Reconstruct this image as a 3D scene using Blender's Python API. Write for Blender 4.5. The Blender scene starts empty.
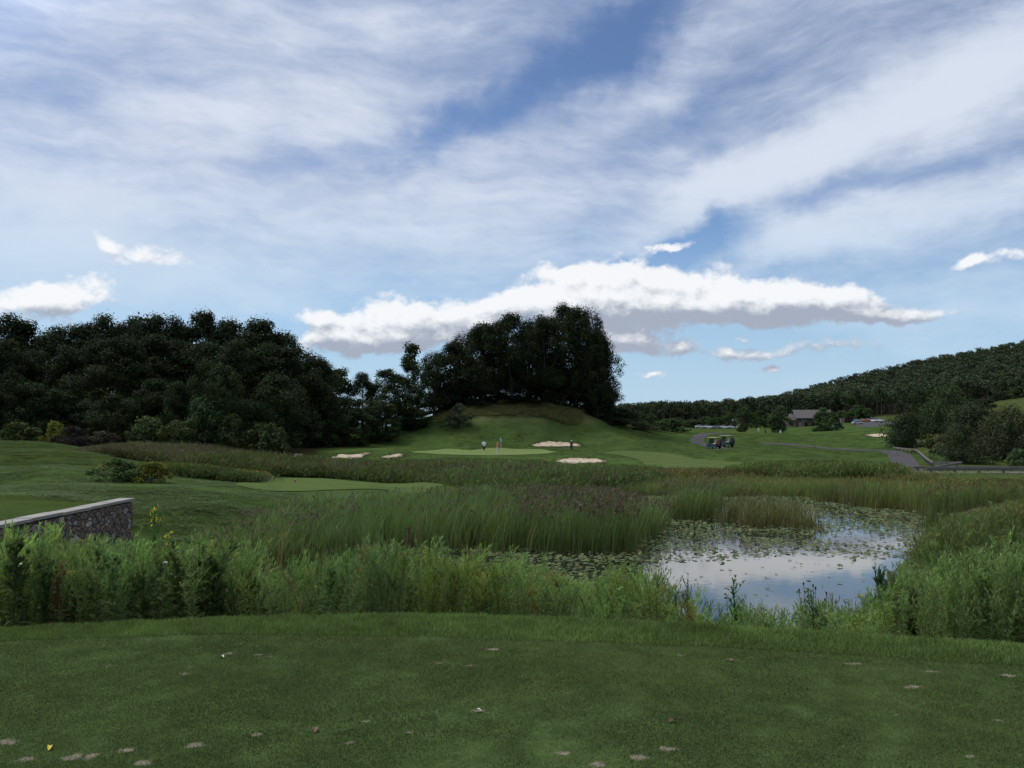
import bpy, bmesh, math, random
import numpy as np
from mathutils import Vector, Matrix

SC = bpy.context.scene
COL = SC.collection
R = math.radians
rng = np.random.default_rng(11)
random.seed(11)

# ------------------------------------------------------------------ camera
F = 885.0                       # focal length in pixels of a 1024 px wide frame
HORIZON = 428.0
EYE = 1.65
PITCH = math.atan((HORIZON - 384.0) / F)
cam_data = bpy.data.cameras.new('camera')
cam_data.sensor_width = 36.0
cam_data.lens = 36.0 * F / 1024.0
cam_data.clip_start = 0.05
cam_data.clip_end = 20000.0
cam = bpy.data.objects.new('camera', cam_data)
COL.objects.link(cam)
cam.location = (0, 0, EYE)
cam.rotation_euler = (math.pi / 2 + PITCH, 0, 0)
SC.camera = cam
CP, SP = math.cos(PITCH), math.sin(PITCH)


def ray(px, py):
    """direction of the sight line through a pixel, scaled to advance 1 m along Y"""
    a, b = (px - 512.0) / F, (384.0 - py) / F
    y = CP - b * SP
    return a / y, (SP + b * CP) / y


def at(px, py, Y):
    a, t = ray(px, py)
    return a * Y, Y, EYE + t * Y


def az_el(px, py):
    a, t = ray(px, py)
    return math.atan2(a, 1.0), math.atan2(t, math.hypot(1.0, a))


# ------------------------------------------------------------------ scene helpers
def tag(o, label=None, cat=None, group=None, kind=None):
    if label: o['label'] = label
    if cat: o['category'] = cat
    if group: o['group'] = group
    if kind: o['kind'] = kind
    return o


def empty(name, loc=(0, 0, 0), rz=0.0):
    o = bpy.data.objects.new(name, None)
    o.location = loc
    o.rotation_euler = (0, 0, rz)
    o.empty_display_size = 0.2
    COL.objects.link(o)
    return o


def raw_mesh(name, verts, faces, mats, col=None, smooth=False, mat_idx=None):
    """verts (n,3); faces: (m,k) array or list of such arrays"""
    if not isinstance(faces, list): faces = [faces]
    faces = [np.asarray(f, dtype=np.int32) for f in faces if len(f)]
    me = bpy.data.meshes.new(name)
    verts = np.asarray(verts, dtype=np.float32)
    me.vertices.add(len(verts))
    me.vertices.foreach_set('co', verts.ravel())
    loops = np.concatenate([f.ravel() for f in faces])
    me.loops.add(len(loops))
    me.loops.foreach_set('vertex_index', loops)
    starts, off = [], 0
    for f in faces:
        m, k = f.shape
        starts.append(off + np.arange(m, dtype=np.int32) * k)
        off += m * k
    starts = np.concatenate(starts).astype(np.int32)
    me.polygons.add(len(starts))
    me.polygons.foreach_set('loop_start', starts)
    if smooth:
        me.polygons.foreach_set('use_smooth', np.ones(len(starts), dtype=bool))
    if mat_idx is not None:
        me.polygons.foreach_set('material_index', np.asarray(mat_idx, dtype=np.int32))
    me.update(calc_edges=True)
    if col is not None:
        a = me.attributes.new('Col', 'FLOAT_COLOR', 'POINT')
        c = np.ones((len(verts), 4), dtype=np.float32)
        c[:, :3] = col
        a.data.foreach_set('color', c.ravel())
    for m in (mats if isinstance(mats, (list, tuple)) else [mats]):
        me.materials.append(m)
    return me


def link(name, me, parent=None):
    o = bpy.data.objects.new(name, me)
    COL.objects.link(o)
    if parent is not None: o.parent = parent
    return o


def copy_tree(o, parent=None):
    c = o.copy()
    COL.objects.link(c)
    if parent is not None: c.parent = parent
    for ch in list(o.children):
        copy_tree(ch, c)
    return c


class MB:
    """collects shapes and links them as one mesh object"""
    def __init__(self): self.v, self.f, self.n = [], [], 0

    def add(self, v, f):
        v = np.asarray(v, dtype=float)
        for q in f: self.f.append([i + self.n for i in q])
        self.v.append(v); self.n += len(v)
        return self

    def box(self, c, s, rz=0.0, rx=0.0, ry=0.0, bevel=0.0, taper=1.0):
        bm = bmesh.new()
        bmesh.ops.create_cube(bm, size=1.0)
        for v in bm.verts:
            k = taper if v.co.z > 0 else 1.0
            v.co = Vector((v.co.x * s[0] * k, v.co.y * s[1] * k, v.co.z * s[2]))
        if bevel > 0:
            bmesh.ops.bevel(bm, geom=list(bm.edges), offset=bevel, segments=2, affect='EDGES', profile=0.6)
        M = Matrix.Translation(c) @ Matrix.Rotation(rz, 4, 'Z') @ Matrix.Rotation(ry, 4, 'Y') @ Matrix.Rotation(rx, 4, 'X')
        bmesh.ops.transform(bm, matrix=M, verts=bm.verts)
        bm.verts.index_update()
        self.add([v.co[:] for v in bm.verts], [[v.index for v in f.verts] for f in bm.faces])
        bm.free()
        return self

    def tube(self, pts, rad, n=8, cap=True):
        pts = [Vector(p) for p in pts]
        rad = rad if isinstance(rad, (list, tuple)) else [rad] * len(pts)
        v, f = [], []
        up = Vector((0, 0, 1))
        for i, p in enumerate(pts):
            d = (pts[min(i + 1, len(pts) - 1)] - pts[max(i - 1, 0)]).normalized()
            ref = Vector((1, 0, 0)) if abs(d.z) > 0.9 else up
            a = d.cross(ref).normalized(); b = d.cross(a).normalized()
            for k in range(n):
                t = 2 * math.pi * k / n
                v.append((p + (a * math.cos(t) + b * math.sin(t)) * rad[i])[:])
        for i in range(len(pts) - 1):
            for k in range(n):
                k2 = (k + 1) % n
                f.append([i * n + k, i * n + k2, (i + 1) * n + k2, (i + 1) * n + k])
        if cap:
            f.append(list(range(n))[::-1]); f.append([(len(pts) - 1) * n + k for k in range(n)])
        return self.add(v, f)

    def ball(self, c, r, seg=12, rings=8):
        r = r if isinstance(r, (list, tuple)) else (r, r, r)
        v, f = [(c[0], c[1], c[2] + r[2])], []
        for i in range(1, rings):
            ph = math.pi * i / rings
            for k in range(seg):
                t = 2 * math.pi * k / seg
                v.append((c[0] + r[0] * math.sin(ph) * math.cos(t), c[1] + r[1] * math.sin(ph) * math.sin(t), c[2] + r[2] * math.cos(ph)))
        v.append((c[0], c[1], c[2] - r[2]))
        for k in range(seg): f.append([0, 1 + k, 1 + (k + 1) % seg])
        for i in range(rings - 2):
            for k in range(seg):
                a, b = 1 + i * seg + k, 1 + i * seg + (k + 1) % seg
                f.append([a, a + seg, b + seg, b])
        L = len(v) - 1; o = 1 + (rings - 2) * seg
        for k in range(seg): f.append([o + k, L, o + (k + 1) % seg])
        return self.add(v, f)

    def prism(self, poly, y0, y1):
        """polygon in XZ extruded along Y"""
        n = len(poly)
        v = [(p[0], y0, p[1]) for p in poly] + [(p[0], y1, p[1]) for p in poly]
        f = [list(range(n)), list(range(n, 2 * n))[::-1]]
        for k in range(n):
            f.append([k, n + k, n + (k + 1) % n, (k + 1) % n])
        return self.add(v, f)

    def build(self, name, mat, parent=None, smooth=False):
        me = bpy.data.meshes.new(name)
        me.from_pydata(np.concatenate(self.v).tolist(), [], self.f)
        me.materials.append(mat)
        bm = bmesh.new(); bm.from_mesh(me)
        bmesh.ops.recalc_face_normals(bm, faces=bm.faces)
        bm.to_mesh(me); bm.free()
        if smooth:
            for p in me.polygons: p.use_smooth = True
        return link(name, me, parent)


# ------------------------------------------------------------------ node helper
class NT:
    def __init__(self, tree): self.t = tree; self.n = tree.nodes; self.l = tree.links

    def node(self, typ, **kw):
        n = self.n.new(typ)
        for k, v in kw.items(): setattr(n, k, v)
        return n

    def put(self, sock, val):
        if val is None: return
        if isinstance(val, bpy.types.NodeSocket): self.l.new(val, sock)
        else: sock.default_value = val

    def math(self, op, a, b=None, c=None, clamp=False):
        n = self.node('ShaderNodeMath', operation=op, use_clamp=clamp)
        for i, x in enumerate((a, b, c)): self.put(n.inputs[i], x)
        return n.outputs[0]

    def vmath(self, op, a, b=None, out=0):
        n = self.node('ShaderNodeVectorMath', operation=op)
        self.put(n.inputs[0], a); self.put(n.inputs[1], b)
        return n.outputs[out]

    def scale(self, a, s):
        n = self.node('ShaderNodeVectorMath', operation='SCALE')
        self.put(n.inputs[0], a); self.put(n.inputs['Scale'], s)
        return n.outputs[0]

    def noise(self, vec, scale, detail=4, rough=0.5, dist=0.0, lac=2.0, color=False, dims='3D'):
        n = self.node('ShaderNodeTexNoise', noise_dimensions=dims)
        self.put(n.inputs['Vector'], vec)
        n.inputs['Scale'].default_value = scale
        n.inputs['Detail'].default_value = detail
        n.inputs['Roughness'].default_value = rough
        n.inputs['Distortion'].default_value = dist
        n.inputs['Lacunarity'].default_value = lac
        return n.outputs['Color' if color else 'Fac']

    def mix(self, fac, a, b, blend='MIX'):
        n = self.node('ShaderNodeMix', data_type='RGBA', blend_type=blend)
        self.put(n.inputs['Factor'], fac); self.put(n.inputs['A'], a); self.put(n.inputs['B'], b)
        return n.outputs['Result']

    def rng(self, v, a, b, c=0.0, d=1.0, typ='SMOOTHSTEP'):
        n = self.node('ShaderNodeMapRange', interpolation_type=typ)
        self.put(n.inputs['Value'], v)
        for k, x in zip(('From Min', 'From Max', 'To Min', 'To Max'), (a, b, c, d)): self.put(n.inputs[k], x)
        return n.outputs['Result']

    def mapping(self, v, loc=(0, 0, 0), rot=(0, 0, 0), sc=(1, 1, 1), typ='POINT'):
        n = self.node('ShaderNodeMapping', vector_type=typ)
        self.put(n.inputs['Vector'], v)
        n.inputs['Location'].default_value = loc
        n.inputs['Rotation'].default_value = rot
        n.inputs['Scale'].default_value = sc
        return n.outputs[0]


def c4(c): return (c[0], c[1], c[2], 1.0)


def srgb(r, g, b):
    f = lambda x: (x / 255 / 12.92) if x <= 10 else ((x / 255 + 0.055) / 1.055) ** 2.4
    return (f(r), f(g), f(b))


def new_mat(name):
    m = bpy.data.materials.new(name)
    m.use_nodes = True
    t = NT(m.node_tree)
    return m, t, t.n['Principled BSDF'], t.n['Material Output']


def simple(name, color, rough=0.6, metal=0.0, var=0.15, scale=8.0, bump=0.0, spec=0.5):
    """one-colour surface with slight procedural wear"""
    m, t, p, out = new_mat(name)
    tc = t.node('ShaderNodeTexCoord').outputs['Object']
    n = t.noise(tc, scale, 5, 0.6)
    k = t.rng(n, 0.25, 0.75, 1.0 - var, 1.0 + var, 'LINEAR')
    t.put(p.inputs['Base Color'], t.mix(1.0, c4(color), k, 'MULTIPLY'))
    p.inputs['Roughness'].default_value = rough
    p.inputs['Metallic'].default_value = metal
    p.inputs['Specular IOR Level'].default_value = spec
    if bump:
        b = t.node('ShaderNodeBump'); b.inputs['Strength'].default_value = bump
        b.inputs['Distance'].default_value = 0.02
        t.put(b.inputs['Height'], t.noise(tc, scale * 4, 6, 0.6)); t.put(p.inputs['Normal'], b.outputs[0])
    return m


def leaf_mat(name, transl=0.3, rough=0.55, var=0.2, spec=0.25, obj_var=0.0, gain=1.0):
    """leaf surface: the plant's own colour is carried by each vertex"""
    m, t, p, out = new_mat(name)
    col = t.node('ShaderNodeAttribute', attribute_name='Col').outputs['Color']
    geo = t.node('ShaderNodeNewGeometry').outputs['Position']
    n = t.noise(geo, 0.9, 3, 0.6)
    k = t.rng(n, 0.3, 0.7, gain * (1 - var), gain * (1 + var), 'LINEAR')
    col = t.mix(1.0, col, k, 'MULTIPLY')
    if obj_var:
        r = t.node('ShaderNodeObjectInfo').outputs['Random']
        col = t.mix(1.0, col, t.rng(r, 0, 1, 1 - obj_var, 1 + obj_var, 'LINEAR'), 'MULTIPLY')
    t.put(p.inputs['Base Color'], col)
    p.inputs['Roughness'].default_value = rough
    p.inputs['Specular IOR Level'].default_value = spec
    tr = t.node('ShaderNodeBsdfTranslucent')
    t.put(tr.inputs['Color'], t.mix(1.0, col, c4((1.0, 1.1, 0.7)), 'MULTIPLY'))
    mx = t.node('ShaderNodeMixShader'); mx.inputs[0].default_value = transl
    t.l.new(p.outputs[0], mx.inputs[1]); t.l.new(tr.outputs[0], mx.inputs[2])
    t.l.new(mx.outputs[0], out.inputs['Surface'])
    return m
# ------------------------------------------------------------------ sky and light
SUN_EL, SUN_AZ = R(54), R(-66)          # sun ahead and to the left, veiled by cloud
W = bpy.data.worlds.new('World')
SC.world = W
W.use_nodes = True
wt = NT(W.node_tree)
bg = wt.n['Background']
bg.inputs['Strength'].default_value = 0.065


def gnode(grp, vec):
    n = wt.node('ShaderNodeGroup'); n.node_tree = grp
    wt.put(n.inputs[0], vec)
    return n.outputs[0]


def blob_group(name, blobs, warp_amt, warp_scale, warp2=0.0):
    """sum of soft ellipses placed by compass bearing and elevation, their outline broken by noise"""
    g = bpy.data.node_groups.new(name, 'ShaderNodeTree')
    g.interface.new_socket('Vector', in_out='INPUT', socket_type='NodeSocketVector')
    g.interface.new_socket('Value', in_out='OUTPUT', socket_type='NodeSocketFloat')
    t = NT(g)
    i = t.node('NodeGroupInput').outputs[0]
    o = t.node('NodeGroupOutput')
    w = t.vmath('SUBTRACT', t.noise(i, warp_scale, 5, 0.55, color=True, dims='2D'), (0.5, 0.5, 0.5))
    v = t.vmath('ADD', i, t.scale(w, warp_amt))
    if warp2:
        w = t.vmath('SUBTRACT', t.noise(i, warp_scale * 5, 5, 0.6, color=True, dims='2D'), (0.5, 0.5, 0.5))
        v = t.vmath('ADD', v, t.scale(w, warp2))
    v = t.vmath('MULTIPLY', v, (1, 1, 0))
    acc = None
    for (px, py, rx, ry, rot, amp) in blobs:
        a, e = az_el(px, py)
        vk = v
        if acc is not None:            # keeps the chain serial, so that the shader fits the renderer's stack
            n = t.node('ShaderNodeVectorMath', operation='MULTIPLY_ADD')
            t.put(n.inputs[0], acc); n.inputs[1].default_value = (1e-9,) * 3; t.put(n.inputs[2], v)
            vk = n.outputs[0]
        m = t.mapping(vk, (a, e, 0), (0, 0, R(rot)), (rx / F, ry / F, 1), 'TEXTURE')
        l = t.vmath('LENGTH', m, out=1)
        s = t.rng(l, 0.0, 1.6, amp, 0.0)
        acc = s if acc is None else t.math('ADD', acc, s)
    t.l.new(acc, o.inputs[0])
    return g


tc = wt.node('ShaderNodeTexCoord').outputs['Generated']
sep = wt.node('ShaderNodeSeparateXYZ'); wt.l.new(tc, sep.inputs[0])
X, Y, Z = sep.outputs
az = wt.math('ARCTAN2', X, Y)
hyp = wt.math('SQRT', wt.math('ADD', wt.math('MULTIPLY', X, X), wt.math('MULTIPLY', Y, Y)))
el = wt.math('ARCTAN2', Z, hyp)
cmb = wt.node('ShaderNodeCombineXYZ')
wt.l.new(az, cmb.inputs[0]); wt.l.new(el, cmb.inputs[1])
P = cmb.outputs[0]

sky = wt.node('ShaderNodeTexSky', sky_type='NISHITA', sun_disc=False, sun_elevation=SUN_EL, sun_rotation=SUN_AZ)
sky.air_density = 1.0; sky.dust_density = 0.6; sky.ozone_density = 2.0; sky.altitude = 150
skyc = wt.mix(1.0, sky.outputs[0], wt.mix(wt.rng(el, R(8), R(24)), (0.50, 0.80, 1.08, 1), (0.62, 0.74, 0.92, 1)), 'MULTIPLY')

# --- high veil: (px, py, rx, ry, rotation, amount) measured on the photograph
VEIL = [
    (140, 20, 260, 60, 8, 0.10), (60, 110, 200, 60, -5, 0.10), (330, 100, 190, 60, 12, 0.36), (300, 60, 120, 40, 0, 0.12),
    (120, 130, 150, 30, -6, 0.16), (60, 215, 150, 50, 20, 0.14), (440, 30, 110, 45, 30, 0.10), (230, 250, 330, 90, 5, 0.30),
    (560, 66, 110, 26, 30, -0.50), (470, 118, 110, 18, 24, -0.34), (370, 152, 110, 18, 14, -0.32), (640, 16, 90, 24, 20, -0.44), (540, 12, 60, 20, 10, -0.14),
    (700, 100, 120, 26, 18, -0.22), (790, 115, 90, 22, 24, -0.14), (110, 75, 110, 30, 10, -0.18), (60, 150, 90, 24, 0, -0.14),
    (600, 110, 110, 30, 18, 0.16), (700, 55, 130, 30, 12, 0.22), (930, 30, 120, 22, 8, 0.14), (560, 190, 150, 45, 12, 0.16),
    (870, 130, 230, 42, 22, 0.58), (720, 195, 130, 28, 18, 0.48), (980, 75, 120, 34, 20, 0.34), (960, 150, 140, 30, 18, 0.20),
    (880, 190, 150, 16, 12, -0.15), (980, 172, 90, 12, 12, -0.14), (800, 205, 70, 12, 12, -0.16),
    (880, 232, 190, 26, 10, 0.46), (765, 250, 60, 20, 8, 0.42), (960, 225, 120, 26, 8, 0.20),
    (685, 252, 75, 18, 0, -0.58), (640, 258, 80, 14, 0, -0.40), (600, 225, 70, 14, 4, -0.16), (700, 236, 40, 14, 20, -0.34),
    (330, 350, 160, 22, 0, -0.20), (640, 385, 90, 16, 0, -0.30), (520, 260, 160, 24, 0, 0.06), (900, 290, 180, 40, 0, 0.10),
    (400, 195, 160, 30, 10, 0.10), (520, 160, 110, 24, 14, 0.12),
]
veil_g = blob_group('veil_cover', VEIL, 0.10, 5.0, 0.02)
veil = gnode(veil_g, P)
# fibres: noise drawn out along the wind
wv = wt.vmath('SUBTRACT', wt.noise(P, 3.0, 4, 0.5, color=True, dims='2D'), (0.5, 0.5, 0.5))
Pw = wt.vmath('ADD', P, wt.scale(wv, 0.09))
fib = wt.noise(wt.mapping(Pw, rot=(0, 0, R(-17)), sc=(2.2, 11.0, 1)), 1.6, 7, 0.62, dims='2D')
fib2 = wt.noise(wt.mapping(Pw, loc=(3, 1, 0), rot=(0, 0, R(-24)), sc=(5.0, 16.0, 1)), 2.4, 6, 0.66, dims='2D')
big = wt.noise(wt.mapping(Pw, loc=(7, 2, 0), rot=(0, 0, R(-14)), sc=(1.6, 4.2, 1)), 1.5, 4, 0.55, dims='2D')
d = wt.math('ADD', veil, 0.60)
d = wt.math('ADD', d, wt.math('MULTIPLY', wt.math('SUBTRACT', fib, 0.5), 0.62))
d = wt.math('ADD', d, wt.math('MULTIPLY', wt.math('SUBTRACT', fib2, 0.5), 0.46))
d = wt.math('ADD', d, wt.math('MULTIPLY', wt.math('SUBTRACT', big, 0.5), 0.95))
fine = wt.noise(wt.mapping(Pw, loc=(1, 5, 0), rot=(0, 0, R(-12)), sc=(9.0, 20.0, 1)), 3.2, 6, 0.62, dims='2D')
d = wt.math('ADD', d, wt.math('MULTIPLY', wt.math('SUBTRACT', fine, 0.5), 0.22))
draw = d
d = wt.rng(d, -0.20, 1.20, 0.05, 0.97)
lowhaze = wt.rng(el, R(2.0), R(16), 0.78, 0.05, 'LINEAR')
d2 = wt.math('MAXIMUM', d, lowhaze)
veil_col = wt.mix(wt.rng(wt.math('ADD', draw, wt.math('MULTIPLY', wt.math('SUBTRACT', fib, 0.5), 1.2)), 0.10, 1.60), (4.0, 4.75, 6.4, 1), (6.7, 7.3, 8.4, 1))
veil_col = wt.mix(wt.rng(el, R(4), R(17), 1.0, 0.0), veil_col, (5.0, 6.6, 8.2, 1))
c = wt.mix(d2, skyc, veil_col)
# cloud brightness added overhead and round the sun, largely unseen, to light the ground
sdir = (math.sin(SUN_AZ) * math.cos(SUN_EL), math.cos(SUN_AZ) * math.cos(SUN_EL), math.sin(SUN_EL))
cosang = wt.vmath('DOT_PRODUCT', tc, sdir, out=1)
aur = wt.rng(cosang, 0.70, 1.0, 0.0, 3.2)
over = wt.rng(el, R(27), R(60), 0.0, 0.9)
c = wt.mix(1.0, c, wt.math('ADD', wt.math('ADD', aur, over), 1.0), 'MULTIPLY')
c = wt.mix(wt.rng(el, R(27), R(50), 0.0, 0.55), c, (9.0, 8.8, 8.2, 1))

# --- cumulus bank over the grove, and the two puffs on the left
CUM = [
    (335, 335, 36, 20, 0, 0.9), (385, 325, 46, 28, 0, 1.0), (450, 318, 60, 26, 0, 1.0), (390, 345, 90, 12, 0, 0.7),
    (560, 292, 52, 28, 0, 1.0), (615, 288, 56, 30, 0, 1.1), (690, 294, 70, 28, 0, 1.05), (765, 300, 70, 24, 0, 1.0),
    (835, 308, 65, 18, 0, 0.95), (900, 315, 60, 8, 0, 0.8), (650, 313, 150, 17, 0, 0.7), (520, 304, 40, 15, 0, 0.62),
    (645, 345, 46, 17, 0, 1.0), (605, 338, 36, 14, 0, 0.6), (730, 353, 90, 11, 2, 0.50), (840, 347, 90, 10, 2, 0.46),
    (772, 367, 16, 5, 10, 0.8), (655, 377, 20, 3, 0, 0.7), (745, 337, 20, 4, 0, 0.6),
    (66, 293, 50, 20, 14, 0.80), (34, 308, 40, 20, 0, 0.75), (150, 256, 40, 14, -6, 0.66), (106, 246, 18, 10, -45, 0.75),
    (310, 318, 22, 8, 0, 0.65), (668, 248, 24, 5, 2, 0.9), (1000, 259, 34, 7, 0, 0.65), (962, 264, 16, 5, 0, 0.6),
]
cum_g = blob_group('cumulus_cover', CUM, 0.028, 14.0, 0.006)


def cum_density(vec):
    b = gnode(cum_g, vec)
    v = wt.vmath('MULTIPLY', vec, (1.0, 1.5, 1.0))
    wob = wt.vmath('SUBTRACT', wt.noise(v, 30.0, 3, 0.5, color=True, dims='2D'), (0.5, 0.5, 0.5))
    v2 = wt.vmath('ADD', v, wt.scale(wob, 0.022))
    vo = wt.node('ShaderNodeTexVoronoi', feature='F1', voronoi_dimensions='2D', normalize=True)
    wt.put(vo.inputs['Vector'], v2)
    vo.inputs['Scale'].default_value = 36.0; vo.inputs['Detail'].default_value = 3.0; vo.inputs['Roughness'].default_value = 0.6
    puff = wt.math('SUBTRACT', 0.66, vo.outputs['Distance'])
    n = wt.math('ADD', wt.math('MULTIPLY', wt.noise(v, 20.0, 4, 0.5, dims='2D'), 0.55), wt.math('MULTIPLY', puff, 0.62))
    n = wt.math('MULTIPLY', wt.math('SUBTRACT', n, 0.5), 1.6)
    return wt.math('ADD', b, wt.math('MULTIPLY', n, wt.rng(b, 0.0, 0.25)))


c0 = cum_density(P)
c1 = cum_density(wt.vmath('ADD', P, (-0.005, 0.010, 0)))
mask = wt.rng(c0, 0.30, 0.80)
lit = wt.math('SUBTRACT', c0, c1)
sh = wt.math('ADD', wt.math('MULTIPLY', lit, 1.15), 0.46)
sh = wt.math('SUBTRACT', sh, wt.math('MULTIPLY', wt.rng(c0, 0.9, 2.2), 0.16))
sh = wt.math('ADD', sh, wt.rng(az, R(18), R(-10), -0.12, 0.08))
a0, e0 = az_el(335, 352); a1, e1 = az_el(900, 328)
rel = wt.math('SUBTRACT', el, wt.math('MULTIPLY_ADD', az, (e1 - e0) / (a1 - a0), e0 - a0 * (e1 - e0) / (a1 - a0)))
sh = wt.math('ADD', sh, wt.rng(rel, 0.0, 0.055, -0.34, 0.30))
sh = wt.rng(sh, -0.05, 1.05)
ccol = wt.mix(sh, (3.6, 4.0, 4.9, 1), (9.0, 9.1, 9.3, 1))
c = wt.mix(wt.math('MULTIPLY', mask, 0.95), c, ccol)
below = wt.rng(Z, -0.02, 0.0, 0.0, 1.0)
c = wt.mix(below, (0.6, 0.8, 0.5, 1), c)
wt.l.new(c, bg.inputs['Color'])
W.cycles.sampling_method = 'MANUAL'
W.cycles.sample_map_resolution = 1024

sun_data = bpy.data.lights.new('sun', 'SUN')
sun_data.energy = 1.5
sun_data.angle = R(14)
sun_data.color = (1.0, 0.95, 0.87)
sun = bpy.data.objects.new('sun', sun_data)
COL.objects.link(sun)
sd = Vector((math.sin(SUN_AZ) * math.cos(SUN_EL), math.cos(SUN_AZ) * math.cos(SUN_EL), math.sin(SUN_EL)))
sun.rotation_euler = sd.to_track_quat('Z', 'Y').to_euler()
sun.location = sd * 100

vs = SC.view_settings
SC.display_settings.display_device = 'sRGB'
vs.view_transform = 'Standard'
vs.look = 'None'
vs.exposure = 0.70
vs.gamma = 1.0
vs.use_curve_mapping = False
SC.cycles.max_bounces = 6
SC.cycles.diffuse_bounces = 3
SC.cycles.glossy_bounces = 3
SC.cycles.transmission_bounces = 3
SC.cycles.caustics_reflective = False
SC.cycles.caustics_refractive = False
# ------------------------------------------------------------------ terrain heights
WATER = -3.4
# (px, py, distance): ground points read from the photograph, px may lie outside the frame
CPT = [
    # second tee and lawn on the left
    (-500, 500, 30), (-300, 500, 40), (-200, 486, 60), (-150, 470, 90), (-150, 449, 120),
    (150, 505, 36), (60, 500, 30), (0, 497, 28), (60, 489, 44), (150, 486, 50), (0, 487, 46), (220, 488, 48), (210, 505, 36),
    (0, 466, 66), (0, 447.5, 92), (60, 451, 90), (85, 458, 82), (95, 470, 68), (50, 469, 66), (-60, 448, 95),
    (240, 490, 50), (250, 479, 60), (330, 479, 61), (330, 489, 52), (430, 481, 59), (430, 490, 53),
    (200, 466, 78), (120, 462, 88), (300, 470, 80), (400, 474, 80),
    # wood floor
    (0, 446, 125), (100, 447, 118), (200, 447, 120), (300, 447, 128), (0, 440, 170), (150, 440, 170), (300, 440, 170), (-150, 443, 150),
    # wetland behind the reeds
    (300, 469, 100), (400, 466, 105), (500, 468, 100), (600, 472, 95), (450, 480, 78), (560, 484, 75), (650, 484, 74), (740, 480, 82), (840, 481, 80), (900, 478, 84),
    # green and bunkers
    (350, 460, 117), (350, 452.5, 123), (350, 450, 127), (300, 460, 118), (300, 453, 125), (315, 449, 132), (390, 459, 117), (390, 453.5, 122), (400, 449.5, 128),
    (420, 456, 121), (480, 457, 119), (540, 457, 119), (420, 449.5, 141), (480, 449.3, 146), (540, 449, 147),
    (560, 464.5, 112), (605, 464.5, 112), (560, 457.5, 116.5), (605, 457.5, 116.5), (580, 455, 119), (610, 454.5, 121),
    (533, 447.5, 151), (580, 447.5, 151), (535, 441.5, 156), (580, 441.5, 156), (555, 440, 157.5),
    # the mound
    (380, 446, 148), (400, 440, 153), (430, 427, 159), (455, 414, 163), (480, 406, 166), (510, 403, 167), (540, 404, 168), (560, 408, 169), (590, 414, 171), (620, 424, 178), (650, 429, 190), (690, 430, 210),
    (440, 446, 150), (470, 437, 153), (500, 425, 158), (545, 424, 158), (590, 427, 161), (620, 432, 163), (650, 438, 164), (690, 446, 155), (500, 443, 152), (600, 443, 153),
    (500, 408, 190), (500, 425, 230), (420, 425, 200), (560, 425, 220),
    # fairway
    (620, 456, 127), (680, 460, 116), (640, 470, 100), (700, 470, 98), (720, 459, 118), (660, 450, 142), (740, 468, 104), (620, 451, 142),
    # cart path rise and lawn on the right
    (715, 449.5, 142), (700, 446, 150), (692, 441, 163), (700, 435.5, 182), (715, 433.5, 192), (745, 435, 188), (735, 449, 140), (765, 446, 143), (745, 458, 116),
    (800, 452, 128), (840, 456, 120), (780, 462, 110), (850, 464, 108), (790, 446, 162), (830, 449, 157), (870, 451.3, 150),
    (800, 444, 166), (850, 443, 172), (800, 436.5, 205), (850, 437, 205), (880, 441, 178), (878, 434.5, 214),
    (900, 455, 128), (885, 467, 101), (922, 467, 99), (935, 470, 92), (1000, 472, 88), (1080, 472, 86),
    (745, 432.5, 290), (822, 434.3, 290), (780, 432.7, 290), (800, 428, 420), (760, 427, 420), (870, 420.5, 402), (870, 422.5, 385), (870, 427, 345), (855, 422.5, 385), (890, 422.5, 385), (850, 427, 345), (890, 427, 345), (860, 431, 300), (700, 428.2, 420), (650, 429, 330),
    # slope on the right
    (940, 458, 112), (980, 464, 106), (1030, 465, 104), (1030, 393, 215), (985, 404, 205), (950, 409, 200), (915, 426, 190), (1000, 428, 150), (1100, 380, 220), (1200, 380, 220),
    # forest edge and ridge
    (700, 424, 465), (760, 422, 465), (850, 417, 470), (920, 411, 470), (1024, 403, 460), (600, 427, 465), (500, 428, 465), (300, 428, 465), (0, 428, 465),
    # far bank of the pond, right bank
    (980, 490, 60), (1060, 486, 60), (940, 485, 70), (1000, 520, 40), (1080, 515, 36), (1000, 560, 26), (1080, 560, 22), (1150, 600, 14), (1400, 600, 14),
    (950, 600, 18),
]
CTRL = []
for (px, py, Yd) in CPT:
    x, y, z = at(px, py, Yd)
    CTRL.append((math.atan2(x, y), math.log(math.hypot(x, y)), z))
for px, top in ((1300, 62), (1200, 60), (1100, 58), (1024, 53), (950, 42), (900, 34), (850, 26), (800, 16), (740, 7), (700, 4), (650, 0), (600, -2), (400, -2), (100, -2), (-200, -2)):
    x, y, _ = at(px, 428, 650)
    CTRL.append((math.atan2(x, y), math.log(math.hypot(x, y)), top))
    x, y, _ = at(px, 428, 1100)
    CTRL.append((math.atan2(x, y), math.log(math.hypot(x, y)), top * 0.9))
    x, y, _ = at(px, 428, 2600)
    CTRL.append((math.atan2(x, y), math.log(math.hypot(x, y)), 0))
for px in (150, 300, 420, 520, 620, 720, 820, 900):           # wet ground round the pond
    for Yd in (18, 24, 32, 42, 52, 62):
        if px < 400 and Yd > 40: continue
        if px < 260 and Yd > 24: continue
        x, y, _ = at(px, 428, Yd)
        CTRL.append((math.atan2(x, y), math.log(math.hypot(x, y)), -3.3 if px > 200 else -2.6))
for px in (-350, -150, 0, 100):
    x, y, _ = at(px, 428, 14)
    CTRL.append((math.atan2(x, y), math.log(math.hypot(x, y)), -1.5))
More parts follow.
